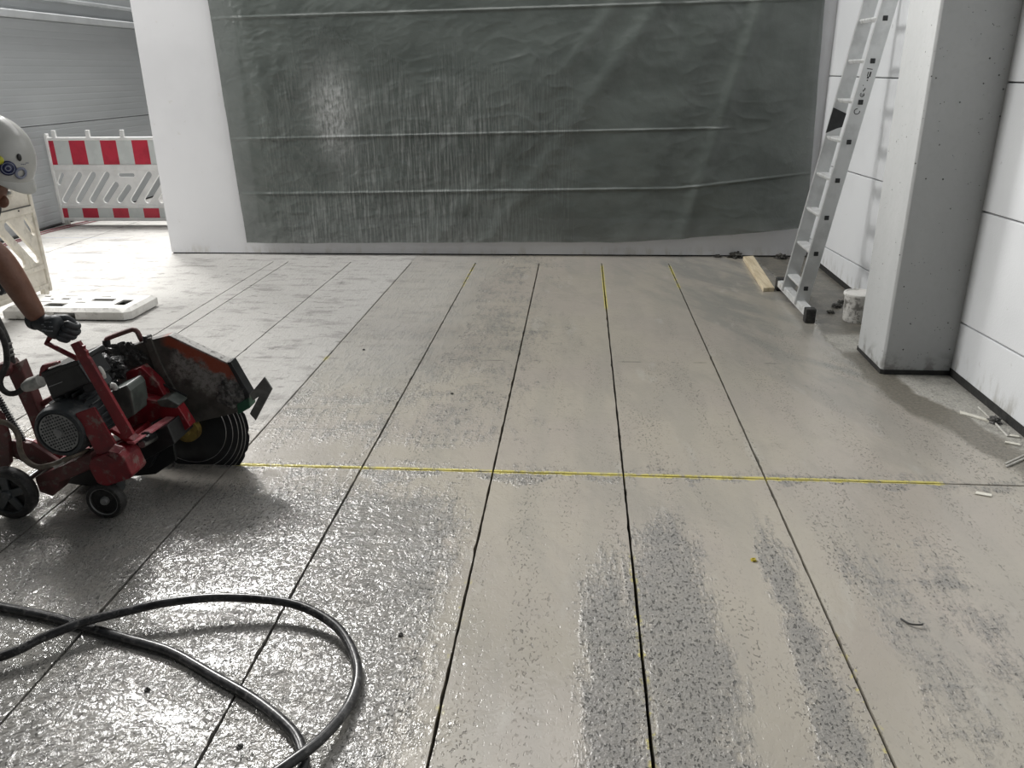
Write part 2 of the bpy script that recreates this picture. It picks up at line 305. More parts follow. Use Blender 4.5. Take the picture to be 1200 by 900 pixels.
# ------------------------------------------------------------------ mesh helpers
class MB:
    def __init__(s): s.v = []; s.f = []
    def addm(s, vs_, fs_):
        o = len(s.v); s.v += [tuple(v) for v in vs_]; s.f += [tuple(i+o for i in f) for f in fs_]; return s
    def hexa(s, p):  # 8 points: bottom 4 ccw, top 4 ccw
        return s.addm(p, [(3, 2, 1, 0), (4, 5, 6, 7), (0, 1, 5, 4), (1, 2, 6, 5), (2, 3, 7, 6), (3, 0, 4, 7)])
    def box(s, x0, x1, y0, y1, z0, z1):
        return s.hexa([(x0, y0, z0), (x1, y0, z0), (x1, y1, z0), (x0, y1, z0), (x0, y0, z1), (x1, y0, z1), (x1, y1, z1), (x0, y1, z1)])
    def bar(s, a, b, w_, h_, up=(0, 0, 1)):
        a = Vector(a); b = Vector(b); d = (b-a).normalized(); u = Vector(up)
        if abs(d.dot(u)) > .97: u = Vector((0, 1, 0))
        sd = d.cross(u).normalized(); u = sd.cross(d); p = []
        for q in (a, b):
            p += [q-sd*w_/2-u*h_/2, q+sd*w_/2-u*h_/2, q+sd*w_/2+u*h_/2, q-sd*w_/2+u*h_/2]
        return s.hexa(p)
    def prism(s, pts, off):  # polygon of 3D points swept by a vector
        n = len(pts); off = Vector(off); a = [Vector(p) for p in pts]; nrm = Vector((0, 0, 0))
        for i in range(n): nrm += a[i].cross(a[(i+1) % n])
        if nrm.dot(off) < 0: a.reverse()
        b = [p+off for p in a]
        return s.addm(a+b, [tuple(range(n-1, -1, -1)), tuple(range(n, 2*n))]+[(i, (i+1) % n, (i+1) % n+n, i+n) for i in range(n)])
    def tube(s, pts, r, seg=10, cap=True):
        pts = [Vector(p) for p in pts]; n = len(pts); rr = r if hasattr(r, '__len__') else [r]*n
        t0 = (pts[1]-pts[0]).normalized(); u = Vector((0, 0, 1)) if abs(t0.z) < .9 else Vector((1, 0, 0)); u = (u-t0*u.dot(t0)).normalized()
        vs_ = []; fs_ = []
        for i, p in enumerate(pts):
            t = (pts[min(i+1, n-1)]-pts[max(i-1, 0)]).normalized(); u = (u-t*u.dot(t)).normalized(); b = t.cross(u)
            for k in range(seg):
                a = 2*math.pi*k/seg; vs_.append(p+(u*math.cos(a)+b*math.sin(a))*rr[i])
        for i in range(n-1):
            for k in range(seg): fs_.append((i*seg+k, i*seg+(k+1) % seg, (i+1)*seg+(k+1) % seg, (i+1)*seg+k))
        if cap: fs_ += [tuple(range(seg-1, -1, -1)), tuple((n-1)*seg+k for k in range(seg))]
        return s.addm(vs_, fs_)
    def lathe(s, prof, origin, axis=(0, 1, 0), seg=32):  # prof: (r, along)
        ax = Vector(axis).normalized(); u = Vector((0, 0, 1)) if abs(ax.z) < .9 else Vector((1, 0, 0)); u = (u-ax*u.dot(ax)).normalized(); b = ax.cross(u)
        vs_ = []; n = len(prof); o = Vector(origin)
        for r, h in prof:
            for k in range(seg):
                a = 2*math.pi*k/seg; vs_.append(o+ax*h+(u*math.cos(a)+b*math.sin(a))*r)
        fs_ = [(i*seg+k, i*seg+(k+1) % seg, (i+1)*seg+(k+1) % seg, (i+1)*seg+k) for i in range(n-1) for k in range(seg)]
        if prof[0][0] > 1e-6: fs_.append(tuple(range(seg-1, -1, -1)))
        if prof[-1][0] > 1e-6: fs_.append(tuple((n-1)*seg+k for k in range(seg)))
        return s.addm(vs_, fs_)
    def mesh(s, name):
        me = bpy.data.meshes.new(name); me.from_pydata(s.v, [], s.f); me.validate()
        bm = bmesh.new(); bm.from_mesh(me); bmesh.ops.remove_doubles(bm, verts=bm.verts, dist=1e-6); bmesh.ops.recalc_face_normals(bm, faces=bm.faces); bm.to_mesh(me); bm.free()
        return me
    def build(s, name, mat, parent=None, bevel=0, smooth=False, loc=None):
        return link(name, s.mesh(name), mat, parent, bevel, smooth)

def link(name, me, mat, parent=None, bevel=0, smooth=False):
    o = bpy.data.objects.new(name, me); COL.objects.link(o)
    me.materials.clear(); me.materials.append(M[mat] if isinstance(mat, str) else mat)
    if smooth:
        for p in me.polygons: p.use_smooth = True
        me.set_sharp_from_angle(angle=math.radians(40))
    if bevel:
        b = o.modifiers.new('bevel', 'BEVEL'); b.width = bevel; b.segments = 2; b.limit_method = 'ANGLE'; b.angle_limit = math.radians(35)
    if parent is not None: attach(o, parent)
    return o
def attach(o, parent):  # geometry is in world coordinates: undo the parent's offset
    o.parent = parent; root = parent
    if parent.type == 'EMPTY' and parent.get('world_parts'): o.location = -parent.location
def empty(name, loc, label, cat, group=None, world_parts=True):
    o = bpy.data.objects.new(name, None); COL.objects.link(o); o.location = loc; o.empty_display_size = .1
    if world_parts: o['world_parts'] = 1
    return tag(o, label, cat, group)
def tag(o, label, cat, group=None):
    o['label'] = label; o['category'] = cat
    if group: o['group'] = group
    return o
def struct(o, label=None, cat=None):
    o['kind'] = 'structure'
    if label: o['label'] = label
    if cat: o['category'] = cat
    return o
def smooth_pts(pts, n=8):
    P = [Vector(p) for p in pts]; P = [P[0]*2-P[1]]+P+[P[-1]*2-P[-2]]; out = []
    for i in range(1, len(P)-2):
        for k in range(n):
            t = k/n; a, b, c, d = P[i-1:i+3]
            out.append(.5*((2*b)+(c-a)*t+(2*a-5*b+4*c-d)*t*t+(3*b-a-3*c+d)*t**3))
    return out+[P[-2]]
def holed(name, outer, holes, depth, bevel=0.0):
    """flat plate in its local xy plane with real holes, thickness along z"""
    cu = bpy.data.curves.new(name, 'CURVE'); cu.dimensions = '2D'; cu.fill_mode = 'BOTH'; cu.extrude = depth/2; cu.bevel_depth = bevel; cu.bevel_resolution = 1
    for lp in [outer]+holes:
        sp = cu.splines.new('POLY'); sp.points.add(len(lp)-1); sp.use_cyclic_u = True
        for q, c in zip(sp.points, lp): q.co = (c[0], c[1], 0, 1)
    o = bpy.data.objects.new(name, cu); COL.objects.link(o); dg = bpy.context.evaluated_depsgraph_get()
    me = bpy.data.meshes.new_from_object(o.evaluated_get(dg)); bpy.data.objects.remove(o); bpy.data.curves.remove(cu)
    return me
def capsule(x0, y0, x1, y1, r, n=5):
    a = math.atan2(y1-y0, x1-x0); pts = []
    for k in range(n+1): t = a-math.pi/2+math.pi*k/n; pts.append((x1+r*math.cos(t), y1+r*math.sin(t)))
    for k in range(n+1): t = a+math.pi/2+math.pi*k/n; pts.append((x0+r*math.cos(t), y0+r*math.sin(t)))
    return pts
def at(px, py, Y):  # point of the plane y=Y seen at a photograph pixel, used to measure outlines
    d = _f + CR*((px-600)/FPX) + CU*((450-py)/FPX); return EYE + d*(Y/d.y)
def skin(name, verts, edges, radii, root, sub=2):
    me = bpy.data.meshes.new(name); me.from_pydata([tuple(v) for v in verts], edges, []); o = bpy.data.objects.new(name, me); COL.objects.link(o)
    o.modifiers.new('s', 'SKIN'); o.modifiers['s'].use_smooth_shade = True
    for i, r in enumerate(radii):
        sv = me.skin_vertices[0].data[i]; sv.radius = r if hasattr(r, '__len__') else (r, r); sv.use_root = (i == root)
    ss_ = o.modifiers.new('u', 'SUBSURF'); ss_.levels = sub; ss_.render_levels = sub
    dg = bpy.context.evaluated_depsgraph_get(); m2 = bpy.data.meshes.new_from_object(o.evaluated_get(dg))
    bpy.data.objects.remove(o); bpy.data.meshes.remove(me); m2.name = name
    return m2

# ================================================================== SETTING
RW = 2.07            # face of the right wall
BW = 7.44            # face of the back wall
LW = -6.05           # face of the far left wall
# ---- floor: base under the cuts, slabs between them
fl = MB().box(-9, 3.2, -1.5, 16, -.32, -.12).build('floor', 'groove'); struct(fl)
KERF = .0075
def slab(x0, x1, y0, y1, jx0=True, jx1=True, jy0=True, jy1=True):
    def edge(a, b, inward, jag):
        a = Vector(a); b = Vector(b); L = (b-a).length; n = max(1, int(L/.035)) if jag else 1; pts = []
        for i in range(n):
            t = i/n; p = a.lerp(b, t)
            if jag and i > 0:
                wob = noise.noise(Vector((p.x*9, p.y*9, 0)))*.0016+random.uniform(0, .0018)
                if random.random() < .03: wob += random.uniform(.002, .005)
                p = p+Vector(inward)*wob
            pts.append(p)
        return pts
    k = KERF/2; X0 = x0+(k if jx0 else 0); X1 = x1-(k if jx1 else 0); Y0 = y0+(k if jy0 else 0); Y1 = y1-(k if jy1 else 0)
    pts = edge((X0, Y0, 0), (X1, Y0, 0), (0, 1, 0), jy0)+edge((X1, Y0, 0), (X1, Y1, 0), (-1, 0, 0), jx1)+edge((X1, Y1, 0), (X0, Y1, 0), (0, -1, 0), jy1)+edge((X0, Y1, 0), (X0, Y0, 0), (1, 0, 0), jx0)
    return MB().prism(pts, (0, 0, -.12)).build('slab', 'floor', fl)
xs = [-9]+CUTX+[3.2]
for i in range(len(xs)-1): slab(xs[i], xs[i+1], -1.5, CUTY, i > 0, i < len(xs)-2, False, True)
xs2 = [-9, -2.80]+CUTX+[3.2]
for i in range(len(xs2)-1): slab(xs2[i], xs2[i+1], CUTY, 7.12, i > 0, i < len(xs2)-2, True, False)
slab(-9, 3.2, 7.12, BW+.005, False, False, False, True)
slab(-9, -5.22, BW+.005, 16, False, True, True, False); slab(-5.22, 3.2, BW+.005, 16, True, False, True, False)

# ---- back wall with an opening behind the sheet
wb = MB().box(-3.93, -3.02, BW, 7.9, .012, 4.2).box(-3.02, 1.95, BW, 7.9, .012, .30).box(-3.02, 1.95, BW, 7.9, 3.1, 4.2).box(1.95, 3.2, BW, 7.9, .012, 4.2).build('wall_back', 'pier'); struct(wb)
MB().box(-3.92, 2.06, BW+.012, 7.88, -.01, .014).build('floor_seal', 'seal', wb)
win = MB().box(-3.02, 1.95, 7.70, 7.74, .30, 3.1).build('window_1', 'glass'); struct(win)
for xx in (-1.4, .2): MB().box(xx-.03, xx+.03, 7.66, 7.70, .30, 3.1).build('window_mullion', 'glass', win)
# ---- right wall: horizontal facade panels with recessed joints (joint height varies a little along the wall)
wr = MB().box(RW+.02, RW+.3, -1.5, BW+.46, 0, 4.2).build('wall_right', 'jointgrey'); struct(wr)
def zj(k, y):
    a = ((.335, 3.73), (.185, 7.14)); b = ((.912, 3.97), (.841, 7.06)); c = ((1.525, 4.2), (1.536, 6.8))
    if k == 0: return .036
    if k <= 3:
        (z0, y0), (z1, y1) = (a, b, c)[k-1]; return z0+(z1-z0)*(y-y0)/(y1-y0)
    return 1.53+(k-3)*.63
for k in range(7):
    for (ya, yb) in ((-1.5, 4.41), (4.74, BW-.006)):
        t = .0035; p = []
        for z_ in (0, 1):
            e = t if z_ == 0 else -t
            for X, Y in ((RW, ya), (RW+.05, ya), (RW+.05, yb), (RW, yb)): p.append((X, Y, zj(k+z_, Y)+(e if not (k == 0 and z_ == 0) else 0)))
        pn = MB().hexa(p).build('panel', 'panel', wr, bevel=.005)
MB().box(RW-.006, RW+.03, -1.5, 4.40, -.01, .042).build('base_seal', 'seal', wr)
MB().box(RW-.004, RW+.03, 4.78, BW, -.01, .042).build('base_seal', 'seal', wr)
# ---- concrete column
colm = MB().prism([(1.698, 4.385, .022), (1.71, 4.372, .022), (RW+.01, 4.372, .022), (RW+.01, 4.795, .022), (1.712, 4.795, .022), (1.698, 4.783, .022)], (0, 0, 4.16)).build('column', 'column', bevel=.004); struct(colm)
bm_ = MB(); 
bm_.prism([(1.694, 4.378, -.01), (1.715, 4.366, -.01), (RW, 4.366, -.01), (RW, 4.80, -.01), (1.70, 4.80, -.01)], (0, 0, .036)).build('column_seal', 'seal', colm)
# ---- far left wall of ribbed metal panels
wl = MB().box(LW-.3, LW-.05, 7.5, 16, 0, 4.2).build('wall_left', 'groove'); struct(wl)
for z0, z1 in ((.02, 1.100), (1.108, 2.20), (2.46, 3.5)):
    MB().box(LW-.06, LW, 7.5, 16, z0, z1).build('panel', 'ribbed', wl)
MB().box(LW-.06, LW+.05, 7.5, 16, 2.205, 2.285).build('ledge', 'ledge', wl, bevel=.012)
MB().box(LW-.06, LW-.03, 7.5, 16, 2.285, 2.42).build('upper_panel', 'ribbed', wl)
MB().box(LW-.06, LW+.02, 7.5, 16, 2.42, 2.46).build('upper_trim', 'ledge', wl, bevel=.006)
we = MB().box(LW-.3, 3.2, 15.7, 16, 0, 4.2).build('wall_end', 'pier'); struct(we)

# ================================================================== PLASTIC SHEET
def tarp():
    NX, NZ = 350, 400; vs_ = []; fs_ = []
    def bottom(x):
        return .118+.022*max(0, min(1, (x+3.14)/2.5))+(.135*max(0, (x-.3)/1.7)**1.25 if x > .3 else 0)
    def crease(z, c, a, wd): return a*math.exp(-((z-c)/wd)**2)
    def line_ridge(x, z, x0, z0, x1, z1, a, wd):
        c = x0+(x1-x0)*(z-z0)/(z1-z0); t = min(1, max(0, (z-min(z0, z1))/abs(z1-z0)))
        return a*math.exp(-((x-c)/wd)**2)*(.4+.6*t)
    for j in range(NZ+1):
        v = j/NZ
        for i in range(NX+1):
            u = i/NX; xb = -3.145+u*5.165
            xt = -3.235+u*5.15; x = xb+(xt-xb)*v+(.006*noise.noise(Vector((0, v*8, 3))) if i in (0, NX) else 0)
            z0 = bottom(x)+.004*noise.noise(Vector((x*5, 0, 0))); z = z0+(3.15-z0)*v
            P = Vector((x, 0, z)); d = 0
            k = noise.fractal(Vector((x*1.7, 1.3, z*2.4)), 1.0, 2.0, 4); d += .014*k
            r1 = abs(noise.noise(Vector((x*4.2, 5.1, z*7.5))+Vector((1, 1, 1))*.6*noise.noise(P*3))); d -= .010*(1-r1)**3*(.5+.5*noise.noise(Vector((x*1.2, 9, z*1.2))))
            r2 = abs(noise.noise(Vector((x*11, 2.2, z*17))+Vector((1, 0, 1))*noise.noise(P*6))); d -= .0030*(1-r2)**3*max(0, .45-.3*x)
            d -= crease(z, 2.062+.012*(x+3.19), .013, .008)
            d -= crease(z, 1.063+.0155*(x+3.15), .014, .008)*(1 if x < 1.1 else max(0, 1-(x-1.1)*4))
            d -= crease(z, .575+(.012*(x+3.15) if x < .85 else .048+.11*(x-.85)), .015, .009)
            d -= crease(z, 1.62+.004*noise.noise(Vector((x*9, 0, 0))), .006, .02)*max(0, noise.noise(Vector((x*2.5, 4, 0))))
            for q in ((1.46, 2.15, .93, .2, .045, .07), (.66, 2.15, -.12, 1.1, .036, .10), (1.12, 2.1, .52, .4, .020, .12), (.1, 1.9, -.3, 1.4, .016, .08), (-2.55, 2.1, -2.2, .9, .008, .09), (-2.9, 2.0, -2.65, .5, .008, .08)):
                d -= line_ridge(x, z, *q)
            edge_ = min(1, u*14, (1-u)*14)
            vs_.append((x, BW-.055-.022*edge_+max(-.085, min(.055, d))*(.25+.75*edge_), z))
    for j in range(NZ):
        for i in range(NX):
            a = j*(NX+1)+i; fs_.append((a, a+1, a+NX+2, a+NX+1))
    me = bpy.data.meshes.new('plastic_sheet'); me.from_pydata(vs_, [], fs_)
    o = link('plastic_sheet', me, 'tarp', smooth=True); me.set_sharp_from_angle(angle=math.pi)
    return tag(o, 'dark grey-green plastic sheet hung over the back wall with creases and splashes', 'plastic sheet')
sheet = tarp()

# ================================================================== BARRIERS
def barrier(name, root_loc, rotz, label, cat, main, mirror, stripes, L=2.0):
    root = empty(name, root_loc, label, cat, world_parts=False); root.rotation_euler = (math.pi*0, 0, rotz)
    # local: x along the fence, z up, -y = face
    def part(nm, mb, mat, bev=.004, par=None):
        return mb.build(nm, mat, par or root, bevel=bev)
    part('end_post', MB().box(0, .035, -.028, .028, .0, 1.0), main, .01)
    part('end_post', MB().box(L-.035, L, -.028, .028, .0, 1.0), main, .01)
    for z0, z1 in ((.03, .065), (.175, .215), (.60, .662), (.925, .96)):
        part('rail', MB().box(.03, L-.03, -.024, .024, z0, z1), main, .008)
    # diagonal lattice with real slots
    sl = []
    lean = .235; z0, z1, r = .245, .572, .037
    def slot(u, a=z0, b=z1): k = lean/(z1-z0); sl.append(capsule(u+k*(a-z0), a+.02, u+k*(b-z0), b-.02, r))
    pat = [.085, .25, .415]; 
    for u in pat: slot(u)
    sl.append(capsule(.06, .46, .115, .555, .026))
    slot(.58, z0, .46); slot(.745, z0, .43); slot(.91); slot(1.075)
    sl.append(capsule(.80, .545, .955, .545, .024))
    slot(1.24, z0, .46); slot(1.405, z0, .43); slot(1.57); sl.append(capsule(1.46, .545, 1.615, .545, .024)); sl.append(capsule(1.75, .25, 1.91, .47, .03))
    if mirror: sl = [[(L-x_, y_) for x_, y_ in reversed(q)] for q in sl]
    me = holed('lattice', [(.03, .21), (L-.03, .21), (L-.03, .605), (.03, .605)], sl, .02, .004)
    lo = link('lattice', me, main, root); lo.rotation_euler = (math.pi/2, 0, 0)
    ub = part('upper_board', MB().box(.035, L-.035, -.012, .012, .655, .93), 'retro_white' if stripes else main, 0)
    lb = part('lower_board', MB().box(.035, L-.035, -.012, .012, .06, .18), 'retro_white' if stripes else main, 0)
    if stripes:
        for k in range(6):
            a = max(.036, .275+(k-1)*.367); b = min(L-.036, .46+(k-1)*.367)
            if b > a:
                MB().box(a, b, -.0145, -.011, .663, .924).build('red_stripe', 'retro_red', ub)
                MB().box(a, b, -.0145, -.011, .066, .174).build('red_stripe', 'retro_red', lb)
    else:
        for k in range(8):
            bx_ = .13+k*.235
            part('boss', MB().lathe([(.042, 0), (.040, .012), (.032, .022), (.018, .028), (0, .030)], (bx_, -.010, .79), (0, -1, 0), 18), main, 0)
            part('boss', MB().lathe([(.006, 0), (.006, .006), (0, .007)], (bx_+.04, -.024, .64), (0, -1, 0), 8), 'pocket', 0)
        part('groove_strip', MB().box(.04, L-.04, -.0265, -.02, .655, .664), 'pocket', 0)
        part('rib', MB().box(.10, .62, -.034, -.02, .612, .632), main, .006)
    for k in range(5):
        part('peg', MB().box(.11+k*.40-.022, .11+k*.40+.022, -.016, .016, .95, 1.035), main, .006)
    for xx in (.03, L-.09): part('foot_post', MB().box(xx, xx+.05, -.02, .02, -.02, .06), 'palegrey' if stripes else main, .003)
    return root
barrier('fence_barrier', (-6.0, 8.98, .02), 0, 'white plastic fence barrier with red and white striped boards behind the white wall', 'barrier', 'white_plastic', False, True)
barrier('fence_barrier', (-4.10, 3.80, .06), math.pi/2, 'cream plastic fence barrier seen from its plain back beside the base block', 'barrier', 'cream', True, False)
# ---- recycled base block
def base_block():
    root = empty('barrier_base', (-3.6, 5.385, 0), 'scuffed white base block with square holes lying beside the cream barrier', 'barrier base')
    x0, x1, y0, y1, h = -4.06, -3.13, 5.19, 5.60, .088
    holes = []
    def rect(a, b, c, d): holes.append([(a, c), (b, c), (b, d), (a, d)])
    rect(-3.30, -3.215, 5.30, 5.44); rect(-3.53, -3.36, 5.40, 5.465); rect(-3.80, -3.65, 5.25, 5.335); rect(-3.62, -3.54, 5.35, 5.375)
    rect(-3.78, -3.71, 5.43, 5.47); rect(-3.66, -3.62, 5.44, 5.468); rect(-3.86, -3.83, 5.42, 5.46); rect(-3.93, -3.80, 5.36, 5.378); rect(-3.52, -3.44, 5.52, 5.54); rect(-3.80, -3.70, 5.52, 5.54); rect(-3.95, -3.90, 5.50, 5.53)
    outer = [(x0+.03, y0+.03), (-3.24, y0+.03), (x1-.025, y0+.06), (x1-.025, y1-.03), (x0+.03, y1-.03)]
    me = holed('top_plate', outer, holes, .012, 0); o = link('top_plate', me, 'base_white', root); o.location += Vector((0, 0, h-.006))
    # sloping skirt around, with an open notch in the front side
    lo_ = [(x0, y0), (-3.17, y0), (x1, y0+.04), (x1, y1), (x0, y1)]
    sk = MB(); n = len(lo_)
    for i in range(n):
        a, b = lo_[i], lo_[(i+1) % n]; c, d = outer[(i+1) % n], outer[i]
        if i == 0:
            # split for the hand notch
            for s0, s1 in ((0, .42), (.60, 1)):
                A = (a[0]+(b[0]-a[0])*s0, a[1]); B = (a[0]+(b[0]-a[0])*s1, b[1]); Cc = (d[0]+(c[0]-d[0])*s1, c[1]); D = (d[0]+(c[0]-d[0])*s0, d[1])
                sk.addm([(*A, .010), (*B, .010), (*B, h*.72), (*A, h*.72), (*Cc, h), (*D, h)], [(0, 1, 2, 3), (3, 2, 4, 5)])
            A = (a[0]+(b[0]-a[0])*.42, a[1]); B = (a[0]+(b[0]-a[0])*.60, b[1]); Cc = (d[0]+(c[0]-d[0])*.60, c[1]); D = (d[0]+(c[0]-d[0])*.42, d[1])
            sk.addm([(*A, h*.66), (*B, h*.66), (*B, h*.72), (*A, h*.72), (*Cc, h), (*D, h)], [(0, 1, 2, 3), (3, 2, 4, 5)])
        else:
            sk.addm([(*a, .010), (*b, .010), (*b, h*.72), (*a, h*.72), (*c, h), (*d, h)], [(0, 1, 2, 3), (3, 2, 4, 5)])
    so = sk.build('skirt', 'base_white', root)
    s2 = so.modifiers.new('t', 'SOLIDIFY'); s2.thickness = .012; s2.offset = -1
    MB().box(x0+.02, x1-.05, y0+.05, y1-.02, .004, .022).build('inner_floor', 'pocket', root)
    for k in range(6):
        xx = x0+.08+k*.15; MB().box(xx, xx+.06, y0+.01, y0+.05, 0, .012).build('rubber_pad', 'pocket', root)
        MB().box(xx, xx+.06, y1-.05, y1-.01, 0, .012).build('rubber_pad', 'pocket', root)
base_block()

# ================================================================== LADDER
def ladder():
    root = empty('ladder', (1.55, 5.8, 0), 'aluminium ladder leaning on the white panel wall beside the concrete column', 'ladder')
    X = lambda z: 1.553+.162*z
    d = Vector((.162, 0, 1)).normalized(); nrm = Vector((d.z, 0, -d.x))
    top = 3.16
    for yn, yf in ((5.605, 5.632), (5.985, 6.012)):
        a = Vector((X(.05), yn, .05)); b = Vector((X(top), yn, top)); hw = .047
        MB().prism([a-nrm*hw, a+nrm*hw, b+nrm*hw, b-nrm*hw], (0, yf-yn, 0)).build('rail', 'alu', root, bevel=.004)
    nr = 13
    for i in range(nr):
        z = .172+.2445*i
        if z > top-.05: break
        c = Vector((X(z), 0, z))
        r = MB()
        # rung profile: flat tread on top, rounded nose
        prof = [(-.026, -.012), (.026, -.012), (.036, .004), (.034, .013), (-.034, .013), (-.036, .004)]
        r.prism([(c.x+p[0], 5.628, c.z+p[1]) for p in prof], (0, .361, 0)).build('rung', 'alu_rung', root)
        o = MB().box(c.x-.015, c.x+.015, 5.5995, 5.606, c.z-.015, c.z+.015).build('rung_plug', 'black', root, bevel=.003)
    # stabiliser bar with rubber ends
    MB().box(1.53, 1.59, 5.34+.055, 6.25-.055, .035, .085).build('stabiliser_bar', 'alu_rung', root, bevel=.006)
    for y0, y1 in ((5.335, 5.40), (6.19, 6.255)):
        MB().box(1.526, 1.594, y0, y1, 0, .10).build('rubber_foot', 'rubber', root, bevel=.008)
    # black plate clipped to the far rail
    q = [at(977, 126, 5.95), at(992, 133, 5.95), at(987, 149, 5.95), at(981, 150.5, 5.95), at(968, 156, 5.95)]
    MB().prism(q, (0, .012, 0)).build('clip_plate', 'black', root, bevel=.002)['label'] = 'black plastic plate'
    # worn printing on the near rail
    def dec(s_, t_, w_, h_):  # s_: distance up the rail, t_: across
        c = Vector((X(0), 0, 0))+d*s_+nrm*t_
        MB().prism([(c+d*a*h_/2+nrm*b*w_/2).to_tuple() for a, b in ((-1, -1), (-1, 1), (1, 1), (1, -1))], (0, .0012, 0))
        m = MB(); p = [c+d*a*h_/2+nrm*b*w_/2 for a, b in ((-1, -1), (-1, 1), (1, 1), (1, -1))]
        m.prism([Vector((v.x, 5.6042, v.z)) for v in p], (0, .0015, 0)); return m
    s0 = 1.636/d.z*1.0
    for (ds, t, w_, h_) in ((-.045, -.004, .036, .005), (-.075, .008, .010, .03), (-.075, -.006, .006, .026), (-.095, .0, .012, .012), (-.112, .002, .008, .008), (-.145, -.014, .005, .006), (-.165, .002, .006, .016), (-.175, -.004, .006, .012)):
        dec(s0+ds, t, w_, h_).build('printed_mark', 'ink', root)
    def ring(ds, t, R_, r_, a0, a1, nm):
        c = Vector((X(0), 5.6045, 0))+d*(s0+ds)+nrm*t; pts = []
        for k in range(15):
            a = a0+(a1-a0)*k/14; pts.append(c+d*R_*math.cos(a)+nrm*R_*math.sin(a))
        MB().tube(pts, r_, 6).build(nm, 'ink', root)
    ring(-.200, -.004, .012, .0022, .6, 5.6, 'printed_mark'); ring(-.200, -.002, .005, .0018, .6, 5.6, 'printed_mark')
    ring(-.302, -.006, .017, .0026, 1.2, 6.2, 'printed_mark')
    return root
ladder()

# ================================================================== FLOOR SAW
saw = empty('floor_saw', (-1.9, 2.85, 0), 'red electric floor saw with large blade standing on the wet concrete', 'floor saw')
def poly(name, px, Y, dep, mat, bevel=.003, par=None, smooth=False):
    p = [at(x, y, Y) for x, y in px]
    o = MB().prism(p, (0, dep, 0)).build(name, mat, None, bevel, smooth)
    put(o, par); return o
def put(o, par=None):
    if par is None: attach(o, saw)
    else: o.parent = par
def tube_px(name, pts, r, mat, n=6, par=None, seg=10):
    P = [at(x, y, Y) for x, y, Y in pts]; P = smooth_pts(P, n) if n > 1 else P
    o = MB().tube(P, r, seg).build(name, mat, None, 0, True); put(o, par); return o
BC = Vector((-1.675, 3.07, .175)); BR = .268
# blade
seg = []
o = MB(); NT = 96; prof = []
for k in range(NT):
    a = 2*math.pi*k/NT; r = BR-(.006 if k % 6 == 5 else 0); prof.append((BC.x+r*math.cos(a), 3.0685, BC.z+r*math.sin(a)))
bl = MB().prism(prof, (0, .004, 0)).build('blade', 'darksteel'); put(bl)
for R_ in (.165, .195, .22, .238, .252):
    pts = [(BC.x+R_*math.cos(2*math.pi*k/64), 3.0683, BC.z+R_*math.sin(2*math.pi*k/64)) for k in range(65)]
    MB().tube(pts, .0013, 5, False).build('polished_ring', 'blade_ring', bl)
fg = MB().lathe([(.0, -.055), (.022, -.055), (.022, -.03), (.055, -.03), (.058, -.012), (.058, 0)], (BC.x, 3.068, BC.z), (0, 1, 0), 24).build('flange', 'brass', None, 0, True); put(fg)
# blade guard
def guard_mat():
    g = G('guard_paint_with_slurry'); x, y, z = g.sep(g.pos)
    A = at(198, 393, 3.04); B = at(266, 425, 3.04); dx, dz = B.x-A.x, B.z-A.z; L = math.hypot(dx, dz); nx, nz = -dz/L, dx/L
    dist = g.add(g.mul(g.sub(x, A.x), -nx), g.mul(g.sub(z, A.z), -nz))
    along = g.add(g.mul(g.sub(x, A.x), dx/L), g.mul(g.sub(z, A.z), dz/L))
    n = g.noise(g.pos, 16, 4, .65); n2 = g.noise(g.pos, 60, 4, .7)
    base = g.mix(g.ss(.4, .65, n), (.085, .08, .072), (.05, .047, .042))
    slur = g.mul(g.ss(.02, .06, along), g.inv(g.ss(.14, .19, g.add(dist, g.mul(g.sub(n, .5), .16)))))
    col = g.mix(g.mul(slur, g.ss(.30, .6, n2)), base, (.25, .243, .23))
    org = g.mul(g.ss(.0, .012, dist), g.inv(g.ss(.040, .070, g.add(dist, g.mul(g.sub(n, .5), .13)))), g.ss(-.04, .01, along))
    col = g.mix(g.mul(org, .9), col, (.29, .052, .02))
    top = g.inv(g.ss(-.001, .002, dist))
    col = g.mix(g.mul(top, g.ss(-.05, .0, along), g.ss(.32, .5, n2)), col, (.46, .45, .43))
    return g.out(color=col, rough=.5)
M['guard'] = guard_mat()
GO = [(128, 414), (170, 400), (198, 393), (266, 425), (287, 462), (288, 476), (277, 484), (226, 496), (206, 474), (170, 474), (140, 455)]
gd = poly('blade_guard', GO, 3.04, .05, 'guard', .003)
poly('hinge_strip', [(168, 398), (176, 396), (190, 430), (222, 488), (214, 490), (182, 436)], 3.03, .012, 'guard', .002, gd)
MB().bar(at(170, 398, 3.03), at(176, 396, 3.10), .02, .03).build('hinge_knob', 'black', gd, .005)
poly('guard_edge_frame', [(266, 425), (270, 424), (292, 462), (292, 478), (286, 478), (286, 462)], 3.036, .056, 'darksteel', .002, gd)
tube_px('latch_rod', [(183, 446, 3.0), (200, 455, 3.0), (219, 464, 3.005)], .0045, 'black', 3, gd)
poly('scraper_plate', [(293, 462), (309.5, 442), (319, 456), (299.5, 493), (292.5, 485), (303, 465), (296, 470)], 3.045, .010, 'plate', .002)
poly('wear_block', [(277, 474), (291, 466), (293, 478), (279, 486)], 3.03, .065, 'green', .003)
